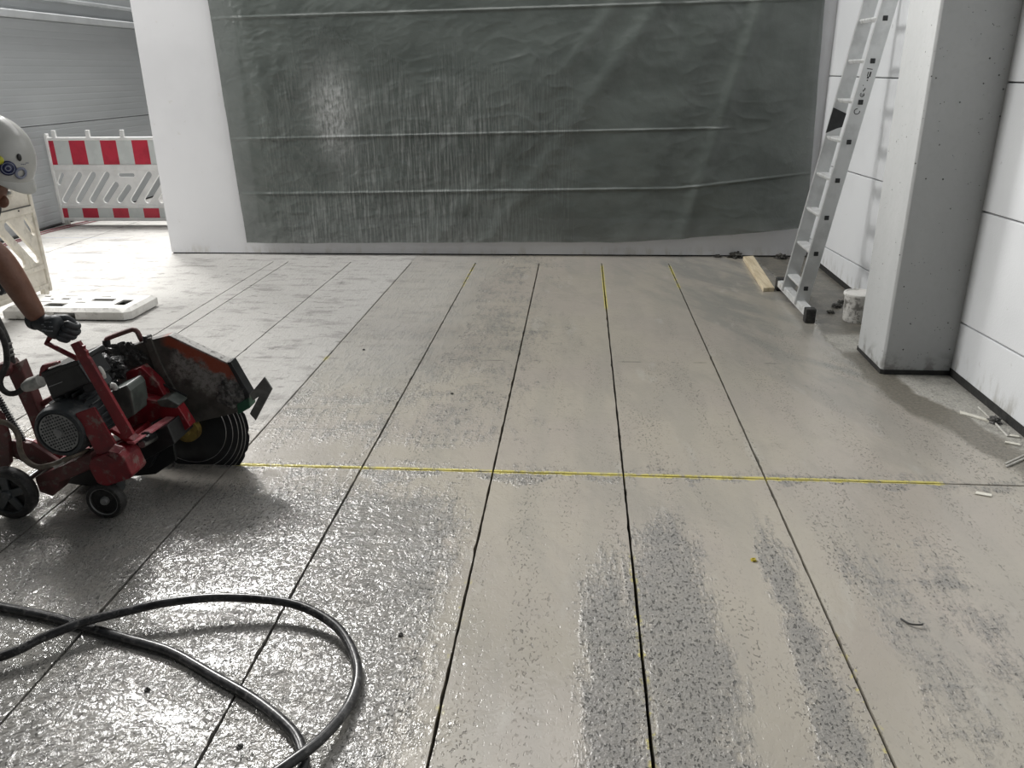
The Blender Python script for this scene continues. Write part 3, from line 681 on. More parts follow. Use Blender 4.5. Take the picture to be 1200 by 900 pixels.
def crust(name, c, rx, ry, rz, mat, seed, par=None, amp=.5, rough=3.0):
    bm = bmesh.new(); bmesh.ops.create_icosphere(bm, subdivisions=4, radius=1)
    for v in bm.verts:
        k = 1+amp*noise.fractal(v.co*rough+Vector((seed, 0, 0)), 1, 2, 4); v.co = Vector((v.co.x*rx*k, v.co.y*ry*k, v.co.z*rz*k))+Vector(c)
    me = bpy.data.meshes.new(name); bm.to_mesh(me); bm.free(); return link(name, me, mat, None, 0, True)
o = crust('slurry_crust', at(270, 462, 3.036), .052, .014, .055, 'crust', 3); put(o, gd)
o = crust('slurry_crust', at(146, 416, 3.03), .075, .018, .05, 'black_crust', 8); put(o, gd)
# arbor bracket and arm
poly('arbor_bracket', [(147, 437), (165, 430), (184, 448), (198, 474), (180, 478), (150, 474)], 2.965, .05, 'red', .004)
poly('arbor_arm', [(128, 470), (150, 463), (182, 470), (208, 476), (223, 500), (217, 505), (204, 494), (188, 490), (165, 502), (137, 514)], 2.90, .055, 'red', .004)
poly('arm_cover', [(183, 470), (196, 467), (210, 475), (206, 479), (188, 477)], 2.885, .08, 'gearbox', .004)
tube_px('arbor_shaft', [(170, 512, 2.72), (205, 502, 3.06)], .02, 'darksteel', 1)
tube_px('lower_shaft', [(166, 521, 2.70), (190, 508, 2.86)], .014, 'steel', 1)
poly('gear_housing', [(126, 460), (148, 451), (153, 458), (158, 486), (135, 500), (122, 485)], 2.80, .12, 'gearbox', .008)
# motor: fan cover faces the camera
mc = at(68, 508, 2.585)
prof = [(.0, .022), (.078, .022), (.082, .0), (.094, .004), (.101, .018), (.104, .045), (.104, .085), (.099, .087), (.097, .10), (.097, .34), (.085, .36), (0, .36)]
mo = MB().lathe(prof, mc, (0, 1, 0), 40).build('motor', 'motor', None, 0, True); put(mo)
hs = []; R_ = .076; s_ = .0052; pit = .0115
for i in range(-7, 8):
    for j in range(-7, 8):
        cx, cz = i*pit, j*pit
        rr = math.hypot(cx, cz)
        if rr < R_-.006 and rr > .017: hs.append([(cx-s_/1.4, cz-s_/1.4), (cx+s_/1.4, cz-s_/1.4), (cx+s_/1.4, cz+s_/1.4), (cx-s_/1.4, cz+s_/1.4)])
me = holed('fan_grille', [(R_*math.cos(2*math.pi*k/40), R_*math.sin(2*math.pi*k/40)) for k in range(40)], hs, .003)
tilt = Matrix.Rotation(math.radians(-20), 4, 'Y')
me.transform(Matrix.Translation(mc+Vector((0, .006, 0))) @ tilt @ Matrix.Rotation(math.pi/2, 4, 'X')); o = link('fan_grille', me, 'grille', mo)
o = MB().lathe([(.016, 0), (.016, -.006), (.006, -.008), (0, -.008)], mc+Vector((0, .005, 0)), (0, 1, 0), 18).build('grille_hub', 'grille', mo, 0, True)
fn = MB()
for k in range(26):
    a = 2*math.pi*k/26; cr_ = Vector((math.cos(a), 0, math.sin(a)))
    fn.bar(mc+Vector((0, .105, 0))+cr_*.106, mc+Vector((0, .325, 0))+cr_*.106, .004, .022, cr_)
o = fn.build('cooling_fins', 'motor', mo)
tb = poly('terminal_box', [(49, 440), (91, 425), (107, 449), (61, 470)], 2.67, .15, 'black', .008)
poly('terminal_lid', [(47, 437), (90, 421), (93, 427), (49, 443)], 2.655, .18, 'black', .005, tb)
poly('lid_clip', [(45, 441), (47, 431), (49, 428), (67, 424), (68, 427), (54, 432), (50, 441)], 2.66, .02, 'red', .002, tb)
poly('seam', [(57, 453), (73, 447), (73, 448), (57, 454)], 2.668, .003, 'grille', 0, tb)
poly('mount_block', [(95, 452), (109, 446), (116, 456), (100, 462)], 2.70, .1, 'motor', .006)
tube_px('cable_gland', [(48, 446, 2.72), (40, 449, 2.72), (36, 450.5, 2.72), (29, 454, 2.72)], [.026]*3+[.019], 'palegrey', 1, tb, 14)
tube_px('power_cable', [(29, 454, 2.72), (20, 460, 2.72), (10, 461, 2.71), (2, 455, 2.70), (0, 446, 2.70), (4, 436, 2.70), (8, 425, 2.69), (7, 408, 2.69), (3, 395, 2.69), (-3, 385, 2.69), (-14, 383, 2.69)], .011, 'rubber', 6)
tube_px('red_stay', [(41, 483, 2.80), (44, 477, 2.80), (52, 472, 2.80), (62, 466, 2.80)], .012, 'dusty_red', 5)
# rear upright and handle
up = poly('handle_upright', [(6, 432), (22, 424), (30, 444), (64, 532), (49, 536), (33, 490)], 2.76, .05, 'dusty_red', .005)
poly('gusset', [(34, 457), (40, 464), (46, 477), (44, 484), (38, 476)], 2.775, .02, 'red', .002, up)
tube_px('handle_grip', [(14, 430, 2.78), (8, 404, 2.78), (2, 388, 2.78), (-14, 356, 2.78)], .017, 'rubber', 4, up, 12)
poly('handle_bracket', [(-14, 432), (6, 425), (12, 433), (10, 441), (-10, 446)], 2.74, .07, 'dusty_red', .004, up)
MB().tube([at(-14, 356, 2.78), at(-14, 356, 2.78)+Vector((-.06, .0, .02)), at(-14, 356, 2.78)+Vector((-.16, .30, .03))], .016, 10).build('handle_bar', 'rubber', up, 0, True)
for yy in (404, 411, 417):
    tube_px('tape_wrap', [(6.2+(yy-400)*.25, yy, 2.76), (13+(yy-400)*.25, yy-2, 2.76)], .004, 'palegrey', 1, up, 6)
# coil spring with its rod
A = at(-6, 462, 2.70); B = at(27, 516, 2.70); ax = (B-A); e1 = ax.normalized(); e2 = Vector((0, 1, 0)); e3 = e1.cross(e2); pts = []
for k in range(20*10+1):
    t = k/200; a = t*20*2*math.pi; pts.append(A+ax*t+(e2*math.cos(a)+e3*math.sin(a))*.014)
o = MB().tube(pts, .0026, 5).build('coil_spring', 'grille', None, 0, True); put(o)
o = MB().tube([A-ax*.1, B+ax*.1], .009, 10).build('spring_rod', 'black', None, 0, True); put(o)
# chassis
poly('rear_plate', [(-16, 470), (2, 488), (10, 515), (12, 543), (8, 549), (-16, 549)], 2.66, .02, 'dusty_red', .003)
poly('side_channel', [(8, 516), (36, 520), (68, 541), (72, 546), (46, 552), (8, 532)], 2.68, .02, 'dusty_red', .003)
poly('far_channel', [(24, 514), (38, 517), (74, 535), (74, 541), (60, 542)], 2.84, .02, 'red', .003)
poly('main_beam', [(40, 560), (78, 543), (106, 531), (112, 548), (70, 566), (62, 582), (46, 577)], 2.625, .10, 'dusty_red', .006)
poly('cross_plate', [(60, 545), (110, 528), (150, 512), (158, 520), (120, 545), (64, 560)], 2.74, .16, 'red', .004)
poly('front_beam', [(126, 505), (131, 503), (157, 517), (155, 523)], 2.66, .05, 'red', .003)
ta = MB().bar(at(153, 519, 2.655), at(205, 486, 2.93), .035, .010); o = ta.build('depth_bar', 'pink', None, .002); put(o)
o2 = poly('bar_slot', [(161, 518), (171, 511.5), (173, 512.5), (164, 519)], 2.66, .02, 'black', .001, o)
poly('lever_plate', [(88, 485), (110, 477.5), (135, 520), (137, 529), (113, 533)], 2.60, .010, 'red', .002)
lv = poly('depth_lever', [(82, 404), (92, 400), (95, 405), (98, 406), (98, 410), (101, 412), (102, 418), (105, 421), (156, 509), (150, 514), (144, 514)], 2.625, .016, 'red', .002)
RE = at(54.5, 402, 2.70); RG = at(70, 377, 2.715)
lr = MB().tube([at(90, 420, 2.64), at(72, 411, 2.67), RE, RE.lerp(RG, .25), RG], .0095, 12).build('lever_rod', 'red', None, 0, True); put(lr)
# front box, caster, rear wheel
fb = poly('front_box', [(103, 545.7), (106, 538.5), (128, 529.5), (139, 532), (146, 538), (155, 556.5), (153, 561), (123, 571), (114, 566.7), (107, 555)], 2.59, .11, 'red', .005)
poly('box_top_patch', [(127, 529), (139, 531.5), (146, 524.5), (134, 521)], 2.592, .004, 'pink', 0, fb).hide_render = False
MB().bar(at(133, 526, 2.64), at(143, 531, 2.64), .10, .008, (.3, 0, 1)).build('top_plate', 'pink', fb, .002)
def wheel(name, c, R_, wd, hub, spokes, bracket=None):
    pr = [(R_*.74, -wd/2), (R_*.9, -wd/2), (R_*.98, -wd*.32), (R_, 0), (R_*.98, wd*.32), (R_*.9, wd/2), (R_*.74, wd/2)]
    wo = MB(); wo.lathe([(0, -wd*.1)]+[(R_*.70, -wd*.1)]+pr+[(0, wd*.4)], c, (0, 1, 0), 40); o = wo.build(name, 'rubber', None, 0, True); put(o)
    MB().lathe([(0, -wd*.55), (R_*.16, -wd*.55), (R_*.22, -wd*.35), (R_*.22, 0)], c, (0, 1, 0), 20).build('hub', hub, o, 0, True)
    rp = [(R_*.74*math.cos(2*math.pi*k/40), R_*.74*math.sin(2*math.pi*k/40)) for k in range(41)]
    MB().tube([(c.x+a, c.y-wd*.42, c.z+b) for a, b in rp], R_*.045, 6, False).build('rim', hub, o, 0, True)
    for k in range(spokes):
        a = 2*math.pi*k/spokes+.3; dv = Vector((math.cos(a), 0, math.sin(a)))
        MB().bar(c+dv*R_*.15+Vector((0, -wd*.3, 0)), c+dv*R_*.73+Vector((0, -wd*.3, 0)), wd*.2, R_*.30, dv.cross(Vector((0, 1, 0)))).build('spoke', hub, o, .003)
    return o
rwc = at(12, 577, 2.585); R1 = rwc.z+.0
wheel('rear_wheel', rwc, R1, .055, 'motor', 5)
fwc = at(124.5, 585.5, 2.605); R2 = fwc.z
wheel('front_caster', fwc, R2, .04, 'grille', 0)
MB().bar(fwc+Vector((.03, .045, .01)), fwc+Vector((.05, .045, .10)), .012, .07).build('caster_bracket', 'motor', fb, .003)
rw2 = rwc+Vector((0, .42, 0)); wheel('rear_wheel', rw2, R1, .055, 'motor', 5)
MB().tube([rwc, rw2], .012, 10).build('axle', 'darksteel', saw, 0, True).location = -saw.location
# hoop handle, hoses, fittings
tube_px('lifting_hoop', [(127, 414, 3.08), (124.5, 404, 3.08), (125, 398, 3.08), (130, 395, 3.08), (152, 387, 3.08), (157, 386.5, 3.08), (161, 389, 3.08), (164, 395, 3.08), (168, 402, 3.08)], .0105, 'dusty_red', 5)
tube_px('hoop_sleeve', [(129, 414, 3.07), (125.5, 406, 3.075), (124.5, 399, 3.08)], .016, 'black', 4)
tube_px('supply_hose', [(100, 428, 2.9), (108, 421, 2.95), (118, 412, 3.02), (128, 409, 3.06), (140, 405, 3.11), (154, 403, 3.12)], .010, 'rubber', 5)
tube_px('supply_hose', [(100, 424, 2.86), (98, 420, 2.8), (104, 432, 2.78), (118, 440, 2.86), (132, 436, 2.95), (140, 430, 3.0)], .013, 'rubber', 5)
crust_o = crust('hose_bundle', at(126, 432, 2.95), .07, .05, .055, 'black_crust', 12); put(crust_o)
tube_px('pipe_elbow', [(111, 432, 2.76), (116, 432, 2.76), (120, 438, 2.76), (121, 443, 2.76)], .011, 'palegrey', 5)
tube_px('grey_cylinder', [(119, 438, 2.78), (130, 455, 2.80)], .014, 'gearbox', 1)
tube_px('pipe_elbow', [(128, 452, 2.79), (133, 452, 2.80), (135, 457, 2.80)], .012, 'palegrey', 4)
tube_px('grease_hose', [(134, 442, 2.94), (138, 436, 2.95), (142, 436, 2.95), (138, 442, 2.95), (134, 447, 2.95)], .005, 'palegrey', 5)
tube_px('water_hose', [(0, 494, 2.62), (8, 496, 2.62), (17, 503, 2.61), (22, 514, 2.60), (24, 528, 2.60), (31, 540, 2.60), (44, 547, 2.60), (60, 545, 2.60), (75, 539, 2.60), (90, 532, 2.62), (104, 528, 2.70)], .0105, 'hose_beige', 6)
poly('hose_clip', [(61, 546), (74, 541), (77, 543), (64, 550)], 2.59, .03, 'steel', .001)
# dark underside pan, far side support and an added plate blocking light
poly('belly_pan', [(72, 566), (112, 546), (158, 520), (196, 498), (205, 520), (160, 545), (120, 572)], 2.80, .17, 'black', .004)
poly('far_side_light_block', [(100, 562), (150, 522), (200, 504), (206, 540), (182, 556), (112, 562)], 2.90, .02, 'black', .003)  # added plate, keeps the rear light off the floor under the saw
poly('far_side_wheel_arm', [(150, 540), (170, 520), (186, 530), (176, 548), (160, 552)], 2.88, .05, 'darksteel', .003)

# ================================================================== AIR HOSE ON THE FLOOR
def hose():
    pts = [(-2.9, 2.15, .016), (-2.3, 2.09, .016), (-1.837, 2.015, .016), (-1.638, 1.975, .016), (-1.485, 1.931, .016), (-1.338, 1.888, .016), (-1.18, 1.841, .016), (-1.011, 1.752, .016), (-.853, 1.666, .016), (-.726, 1.574, .016), (-.672, 1.507, .016), (-.650, 1.44, .016), (-.66, 1.28, .016), (-.78, 1.10, .016), (-.98, 1.00, .016), (-1.14, 1.06, .020), (-1.12, 1.20, .026), (-.96, 1.24, .030), (-.80, 1.30, .040),
           (-.666, 1.446, .048), (-.617, 1.545, .036), (-.593, 1.665, .020), (-.600, 1.78, .020), (-.648, 1.884, .026), (-.72, 1.968, .036), (-.835, 2.032, .048), (-.953, 2.052, .056), (-1.115, 2.043, .064), (-1.265, 2.008, .064), (-1.38, 1.965, .056), (-1.485, 1.915, .050), (-1.575, 1.84, .044), (-1.66, 1.76, .034), (-2.0, 1.55, .018), (-2.6, 1.28, .016)]
    o = MB().tube(smooth_pts(pts, 10), .0142, 14).build('air_hose', 'hose', None, 0, True)
    tag(o, 'black hose lying on the wet floor in a wide loop that crosses itself', 'hose')
hose()

# ================================================================== PERSON
def person():
    root = empty('person', (-2.72, 2.80, 0), 'person in dark clothes, white hard hat and dark gloves bending over the floor saw', 'person')
    W = Vector
    hand_w = at(47, 377, 2.715)                        # right wrist
    elb = at(-4, 296, 2.66); sho = W((-2.30, 2.60, 1.22))
    hc = at(-9, 184, 2.79)                             # helmet centre
    head = hc+W((-.06, 0, -.055)); neck = W((-2.17, 2.80, 1.235)); chest = W((-2.34, 2.80, 1.14)); belly = W((-2.56, 2.80, 1.0)); pel = W((-2.74, 2.80, .93))
    lsho = W((-2.30, 3.00, 1.22)); lelb = W((-2.44, 3.12, 1.02)); lwr = W((-2.40, 3.07, .86)); lha = W((-2.37, 3.06, .83))
    hipR = W((-2.76, 2.70, .90)); kneR = W((-2.62, 2.68, .50)); ankR = W((-2.78, 2.68, .09)); toeR = W((-2.60, 2.67, .04))
    hipL = W((-2.76, 2.90, .90)); kneL = W((-2.72, 2.93, .49)); ankL = W((-2.92, 2.93, .09)); toeL = W((-2.74, 2.94, .04))
    mid = elb.lerp(hand_w, .3)
    V = [pel, belly, chest, neck, head+W((-.02, 0, -.06)), head, sho, elb, mid, hand_w, lsho, lelb, lwr, hipR, kneR, ankR, toeR, hipL, kneL, ankL, toeL]
    E_ = [(0, 1), (1, 2), (2, 3), (3, 4), (4, 5), (2, 6), (6, 7), (7, 8), (8, 9), (2, 10), (10, 11), (11, 12), (0, 13), (13, 14), (14, 15), (15, 16), (0, 17), (17, 18), (18, 19), (19, 20)]
    Rr = [.125, .12, .135, .06, .075, .085, .062, .047, .050, .034, .062, .046, .032, .085, .06, .042, .035, .085, .06, .042, .035]
    body = link('body', skin('body', V, E_, Rr, 0), 'skin', root)
    # face on the head: nose, lips, eyes, ears (looking forward and down, along +x)
    fd = W((.80, 0, -.6)).normalized(); fu = W((.6, 0, .80)).normalized(); fs = W((0, 1, 0))
    def blob(nm, c, rx, ry, rz, mat):
        bm = bmesh.new(); bmesh.ops.create_icosphere(bm, subdivisions=3, radius=1)
        for v in bm.verts: v.co = c+fd*v.co.x*rx+fs*v.co.y*ry+fu*v.co.z*rz
        me = bpy.data.meshes.new(nm); bm.to_mesh(me); bm.free(); return link(nm, me, mat, root, 0, True)
    blob('face', head+fd*.022-fu*.045, .085, .072, .105, 'skin'); blob('nose', head+fd*.108-fu*.045, .022, .014, .024, 'skin'); blob('mouth', head+fd*.094-fu*.095, .012, .024, .008, 'pink')
    for s in (-1, 1):
        blob('eye', head+fd*.095+fs*s*.032-fu*.02, .010, .014, .008, 'palegrey'); blob('ear', head-fd*.01+fs*s*.078-fu*.04, .018, .01, .032, 'skin')
    # clothes
    t2 = sho.lerp(elb, .78)
    S = [pel, belly, chest, neck-W((.05, 0, .02)), sho, t2, lsho, lsho.lerp(lelb, .8)]
    link('shirt', skin('shirt', S, [(0, 1), (1, 2), (2, 3), (2, 4), (4, 5), (2, 6), (6, 7)], [.145, .14, .155, .075, .080, .066, .080, .066], 0), 'cloth', root)
    T = [pel, hipR, kneR, ankR.lerp(kneR, .12), hipL, kneL, ankL.lerp(kneL, .12)]
    link('trousers', skin('trousers', T, [(0, 1), (1, 2), (2, 3), (0, 4), (4, 5), (5, 6)], [.15, .105, .082, .068, .105, .082, .068], 0), 'cloth', root)
    for a, t in ((ankR, toeR), (ankL, toeL)):
        Bv = [a+W((0, 0, .10)), W((a.x, a.y, .065)), W((a.x-.02, a.y, .05)), W(((a.x+t.x)/2, (a.y+t.y)/2, .052)), W((t.x, t.y, .042))]
        link('boot', skin('boot', Bv, [(0, 1), (1, 2), (1, 3), (3, 4)], [.06, .055, .045, .05, .042], 1), 'boot', root)
    # right glove: the back of the hand faces the camera, fingers close around the lever rod
    b_ = (RG-RE).normalized(); k0 = at(76, 388, 2.69)
    a_ = (k0-hand_w); a_ = (a_-b_*a_.dot(b_)).normalized(); n_ = a_.cross(b_).normalized()
    if n_.y > 0: n_ = -n_
    wr = hand_w
    Vg = [wr-(k0-wr)*.45, wr, wr.lerp(k0, .5)]; Eg = [(0, 1), (1, 2)]; Rg = [.034, .034, (.040, .052)]
    gl = link('glove', skin('glove', Vg+[k0-a_*.012], Eg+[(2, 3)], Rg+[(.036, .054)], 1), 'glove', root); gl['label'] = 'dark grey coated work glove'
    knl = (.030, .010, -.011, -.031); lens = ((.036, .026, .02), (.040, .029, .021), (.037, .027, .02), (.030, .021, .017))
    for q, ls in zip(knl, lens):
        st = k0+b_*q-a_*.016; kn = k0+b_*q+n_*.006+a_*(.004 if abs(q) < .02 else 0)
        p1 = kn+(a_*.55-n_*.85).normalized()*ls[0]; p2 = p1+(-a_*.55-n_*.8).normalized()*ls[1]; p3 = p2+(-a_*.95+n_*.3).normalized()*ls[2]
        link('finger', skin('finger', [st, kn, p1, p2, p3], [(0, 1), (1, 2), (2, 3), (3, 4)], [.014, .015, .0138, .0125, .011], 0), 'glove', gl)
    t0 = wr.lerp(k0, .45)+b_*.032; t1 = t0+(a_*.5+b_*.6-n_*.6).normalized()*.038; t2_ = t1+(a_*.7-n_*.7-b_*.25).normalized()*.03; t3 = t2_+(a_*.5-n_*.6-b_*.6).normalized()*.024
    link('thumb', skin('thumb', [t0-b_*.012, t0, t1, t2_, t3], [(0, 1), (1, 2), (2, 3), (3, 4)], [.014, .016, .013, .012, .010], 0), 'glove', gl)
    # cuff and faded print on the back
    cw = wr-(k0-wr).normalized()*.022; axc = (k0-wr).normalized()
    MB().tube([cw-axc*.010, cw+axc*.012], .037, 20).build('cuff', 'glove', gl, .003, True)
    for i, (pa, pb, L_) in enumerate(((.0, .016, .030), (.012, .004, .040), (.022, -.008, .034), (-.010, -.004, .018), (.004, -.018, .022))):
        for j in range(4):
            c = wr.lerp(k0, .62)+a_*(pa-.012)+b_*(pb)+b_*0+n_*.0345
            dd = (a_*.8+b_*.6).normalized(); c = c+dd*(j-1.5)*L_/4
            MB().bar(c-dd*L_*.08, c+dd*L_*.08, .004, .0015, n_).build('print_mark', 'glove_print', gl)
    # left hand on the handlebar (out of the photograph)
    lg = link('glove', skin('glove', [lwr, lwr.lerp(lha, .5), lha], [(0, 1), (1, 2)], [.034, (.03, .04), (.026, .042)], 0), 'glove', root); lg['label'] = 'dark grey coated work glove'
    for q in (-.03, -.01, .01, .03):
        s = lha+W((0, q, 0)); link('finger', skin('finger', [s, s+W((.02, 0, -.01)), s+W((.028, 0, -.04)), s+W((.005, 0, -.055))], [(0, 1), (1, 2), (2, 3)], [.012, .012, .011, .0095], 0), 'glove', lg)
    link('thumb', skin('thumb', [lha+W((-.02, -.02, 0)), lha+W((-.01, -.045, -.015)), lha+W((.012, -.05, -.035))], [(0, 1), (1, 2)], [.014, .013, .011], 0), 'glove', lg)
    # helmet
    hd = W((.95, 0, -.32)).normalized(); hu = W((.32, 0, .95)).normalized(); hs_ = W((0, 1, 0))
    RX, RY, RZ = .142, .118, .150
    def hp(th, ph, k=1.0):  # th: around, ph: elevation
        c_ = math.cos(ph); return hc+hd*(RX*k*c_*math.cos(th))+hs_*(RY*k*c_*math.sin(th))+hu*(RZ*k*math.sin(ph))
    vs_ = []; fs_ = []; NU, NV = 48, 22
    for j in range(NV+1):
        ph = -.36+(math.pi/2+.36)*j/NV
        for i in range(NU):
            th = 2*math.pi*i/NU; k = 1.0
            if j == 0: k = 1.035
            k += .012*max(0, math.cos(th*1)-.2)*math.exp(-((ph-.7)/.5)**2)+.020*math.exp(-((math.sin(th))/.16)**2)*max(0, math.sin(ph))*.5
            vs_.append(hp(th, ph, k))
    for j in range(NV):
        for i in range(NU): fs_.append((j*NU+i, j*NU+(i+1) % NU, (j+1)*NU+(i+1) % NU, (j+1)*NU+i))
    mb = MB(); mb.addm(vs_, fs_); he = mb.build('hard_hat', 'helmet', root, 0, True); he['label'] = 'off-white hard hat with round stickers'
    so = he.modifiers.new('t', 'SOLIDIFY'); so.thickness = .004; so.offset = -1
    # short peak
    pk = MB(); pv = []; n = 20
    for i in range(n+1):
        th = -1.05+2.1*i/n; e = math.cos(th/1.05*math.pi/2)
        a = hp(th, -.30, 1.01); b = a+hd*.016*e-hu*.034*e
        pv += [a, b, b-hu*.006, a-hu*.006]
    pf = []
    for i in range(n):
        for k in range(4): pf.append((i*4+k, i*4+(k+1) % 4, (i+1)*4+(k+1) % 4, (i+1)*4+k))
    pk.addm(pv, pf); pk.build('peak', 'helmet', he, 0, True)
    def sticker(nm, th, ph, r, mat, k=1.012, r0=0.0, st=1.0):
        m = MB(); vv = []; ff = []
        n_ = 24; c0 = hp(th, ph, k)
        nrm = (hp(th, ph, 1.05)-hp(th, ph, .95)).normalized(); u = nrm.cross(Vector((0, 0, 1))).normalized(); v = nrm.cross(u)
        for q in range(n_):
            a = 2*math.pi*q/n_
            for rad in ((r0, r) if r0 else (r,)):
                p = c0+(u*math.cos(a)+v*math.sin(a)*st)*rad
                d_ = p-hc; kk = math.sqrt((d_.dot(hd)/RX)**2+(d_.dot(hs_)/RY)**2+(d_.dot(hu)/RZ)**2); vv.append(hc+d_*(k/kk))
        if r0: ff = [(2*q, 2*q+1, (2*q+3) % (2*n_), (2*q+2) % (2*n_)) for q in range(n_)]
        else: vv.append(c0); ff = [(q, (q+1) % n_, n_) for q in range(n_)]
        m.addm(vv, ff); o = m.build(nm, mat, he, 0, True); s2 = o.modifiers.new('t', 'SOLIDIFY'); s2.thickness = .0015; s2.offset = 0
        return o
    def ang(px, py):  # angles of the helmet point seen at a pixel
        best = None
        for i in range(-60, 61):
            for j in range(-12, 50):
                th = -math.pi/2+i*.026; ph = j*.03; p = hp(th, ph); d_ = p-EYE; zc = d_.dot(_f); x_ = 600+FPX*d_.dot(CR)/zc; y_ = 450-FPX*d_.dot(CU)/zc
                nn = (p-hc).dot(EYE-p)
                if nn > 0:
                    e = (x_-px)**2+(y_-py)**2
                    if best is None or e < best[0]: best = (e, th, ph)
        return best[1], best[2]
    a = ang(9, 197); sticker('sticker', *a, .026, 'blue', 1.028); sticker('sticker_ring', *a, .021, 'bluegrey', 1.034, .018); sticker('sticker_ring', *a, .010, 'bluegrey', 1.034, .006)
    a = ang(-1, 187); sticker('sticker', *a, .015, 'yellow', 1.028)
    a = ang(24, 203); sticker('sticker_ring', *a, .022, 'bluegrey', 1.028, .012)
    a = ang(21.5, 185); sticker('vent', *a, .0075, 'ink', 1.026, 0, 1.7)
    for k in range(5):
        a = ang(24+k*2.1, 192.4-.3*k); sticker('print_dot', *a, .0017, 'bluegrey', 1.026)
    return root
person()

# ================================================================== SMALL THINGS
def plank():
    root = MB()
    p = [(1.475, 7.30), (1.572, 7.335), (1.508, 6.182), (1.420, 6.165)]
    o = MB().prism([(x-1.5, y-6.7, 0.0) for x, y in p], (0, 0, .032)).build('plank', 'wood', None, .003)
    o.location = (1.5, 6.7, .0); tag(o, 'pale timber plank lying on the floor at the foot of the ladder', 'plank')
plank()
def bucket():
    root = empty('bucket', (1.885, 5.42, 0), 'small stained white bucket standing behind the concrete column', 'bucket')
    c = (1.885, 5.42, 0)
    MB().lathe([(.0, .0), (.082, .0), (.086, .01), (.093, .17), (.095, .175), (.095, .18), (.0, .18)], c, (0, 0, 1), 36).build('body', 'bucket', root, 0, True)
    MB().lathe([(.0, .178), (.099, .178), (.101, .184), (.101, .194), (.097, .198), (.088, .198), (.086, .193), (.0, .193)], c, (0, 0, 1), 36).build('lid', 'base_white', root, 0, True)
    MB().box(1.785, 1.81, 5.40, 5.44, .178, .197).build('lid_tab', 'base_white', root, .003)
bucket()
g1 = 'offcuts lying by the right wall'
def flat_piece(name, pts, h, mat, label, cat):
    c = sum((Vector((x, y, 0)) for x, y in pts), Vector())/len(pts)
    o = MB().prism([(x-c.x, y-c.y, 0) for x, y in pts], (0, 0, h)).build(name, mat, None, .001); o.location = (c.x, c.y, .001)
    tag(o, label, cat, g1)
flat_piece('plastic_offcut', [(1.890, 3.81), (1.902, 3.845), (1.955, 3.79), (1.992, 3.745), (1.985, 3.715), (1.94, 3.765)], .006, 'strip_white', 'flat cream plastic offcut in the dust by the wall seal', 'offcut')
def stick(a, b, r, label, name='wire_offcut', z=.004):
    A = Vector((*a, z)); B = Vector((*b, z)); c = (A+B)/2; c.z = 0
    m = (A+B)/2-c+Vector((.004, .002, 0)); o = MB().tube(smooth_pts([A-c, m, B-c], 4), r, 8).build(name, 'stick', None, 0, True); o.location = c; tag(o, label, 'wire', g1)
stick((2.015, 3.90), (1.992, 3.552), .0045, 'thin pale rod running along the wall seal past the cream offcut')
stick((2.02, 3.37), (1.835, 3.235), .005, 'front one of two pale rods lying side by side near the crosscut')
stick((2.03, 3.40), (1.845, 3.262), .0045, 'rear one of two pale rods lying side by side near the crosscut')
flat_piece('plaster_chip', [(1.945, 3.48), (1.955, 3.495), (2.005, 3.47), (2.0, 3.45)], .006, 'strip_white', 'small pale chip between the thin rod and the paired rods', 'chip')
flat_piece('plaster_chip', [(1.60, 2.985), (1.615, 3.005), (1.665, 2.985), (1.655, 2.965)], .004, 'strip_white', 'small pale chip right beside the end of the yellow line', 'chip')
flat_piece('plaster_chip', [(2.00, 3.555), (2.01, 3.57), (2.045, 3.56), (2.04, 3.54)], .006, 'strip_white', 'small pale chip at the near end of the thin rod', 'chip')
def lump(name, c, r, mat, label, cat, seed, sq=.6):
    o = crust(name, (0, 0, 0), r, r, r*sq, mat, seed, None, .75, 2.1); o.location = (c[0], c[1], r*sq*.45); tag(o, label, cat); return o
lump('stone', (2.01, 3.72), .024, 'crust', 'grey stone beside the cream offcut under the wall seal', 'stone', 4, .8)
lump('mud_lump', (1.43, 7.40), .055, 'mud', 'dark mud lump at the foot of the back wall behind the plank', 'mud', 6, .55)
lump('mud_lump', (1.27, 7.41), .026, 'mud', 'small dark mud lump beside the larger one at the back wall', 'mud', 16, .6)
lump('rubble_lump', (1.83, 7.37), .045, 'mud', 'dark rubble lump in the far corner behind the ladder', 'rubble', 9, .6)
lump('rubble_lump', (1.95, 7.32), .04, 'mud', 'dark rubble lump between the far corner and the right wall', 'rubble', 19, .5)
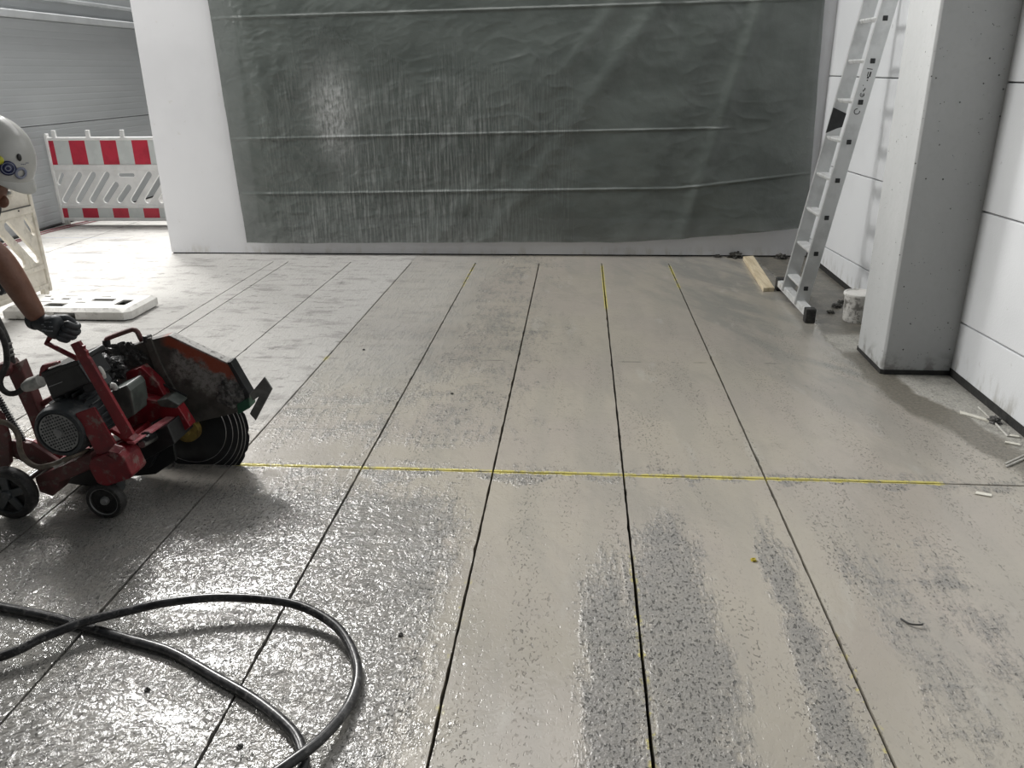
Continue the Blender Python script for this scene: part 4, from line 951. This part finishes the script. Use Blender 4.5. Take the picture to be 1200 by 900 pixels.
for i, (x, y, r, lab) in enumerate(((1.85, 5.75, .03, 'largest of three dark mud clods between ladder and bucket'), (1.77, 5.60, .022, 'dark mud clod between the largest clod and the ladder foot'), (1.92, 5.86, .026, 'dark mud clod beside the panel wall behind the bucket'))):
    lump('mud_clod', (x, y), r, 'mud', lab, 'mud', 30+i, .5)
lump('yellow_crumb', (.628, 2.455), .008, simple('yellow_chalk', (.42, .34, .03), (.36, .29, .03), .8), 'tiny yellow crumb on the smooth slurry', 'crumb', 2, .7)
o = MB().tube([(p[0]-1.05, p[1]-2.12, p[2]) for p in smooth_pts([(1.018, 2.155, .004), (1.035, 2.128, .006), (1.062, 2.12, .010), (1.072, 2.127, .008)], 5)], .003, 6).build('wire_scrap', 'ink', None, 0, True); o.location = (1.05, 2.12, 0)
tag(o, 'tiny curled black wire scrap on the smooth slurry', 'wire')
for i, (x, y, lab) in enumerate(((-.52, 1.98, 'small dark pebble just outside the hose loop'), (-1.18, 1.70, 'small dark pebble inside the hose loop beside the lower strand'), (-.84, 1.52, 'small dark pebble on the slab below the hose loop crossing'), (-.66, 3.95, 'small dark pebble in the second strip beyond the yellow line'), (-1.32, 4.65, 'small dark pebble beside the edge of the dry pale concrete'))):
    lump('pebble', (x, y), .007, 'mud', lab, 'pebble', 50+i, .7)
# cables along the far left wall
def cable(pts, r, mat, label):
    o = MB().tube(smooth_pts(pts, 6), r, 8).build('cable', mat, None, 0, True); tag(o, label, 'cable')
cable([(-5.90, 7.6, .009), (-5.92, 8.1, .009), (-5.93, 8.6, .009), (-5.80, 9.3, .009), (-5.60, 9.9, .009), (-5.2, 10.3, .009)], .006, 'red_cable', 'red cable on the floor along the grey ribbed wall, bending under the barrier')
cable([(-5.84, 7.6, .008), (-5.86, 8.1, .008), (-5.85, 8.6, .008), (-5.70, 9.3, .008), (-5.45, 9.8, .008), (-4.9, 10.1, .008)], .005, 'red_cable', 'thinner red cable beside the other, further from the ribbed wall')
cable([(-6.00, 7.6, .016), (-6.02, 8.2, .016), (-6.025, 9.0, .016), (-6.025, 10.0, .016)], .015, 'rubber', 'thick black cable against the foot of the grey ribbed wall')
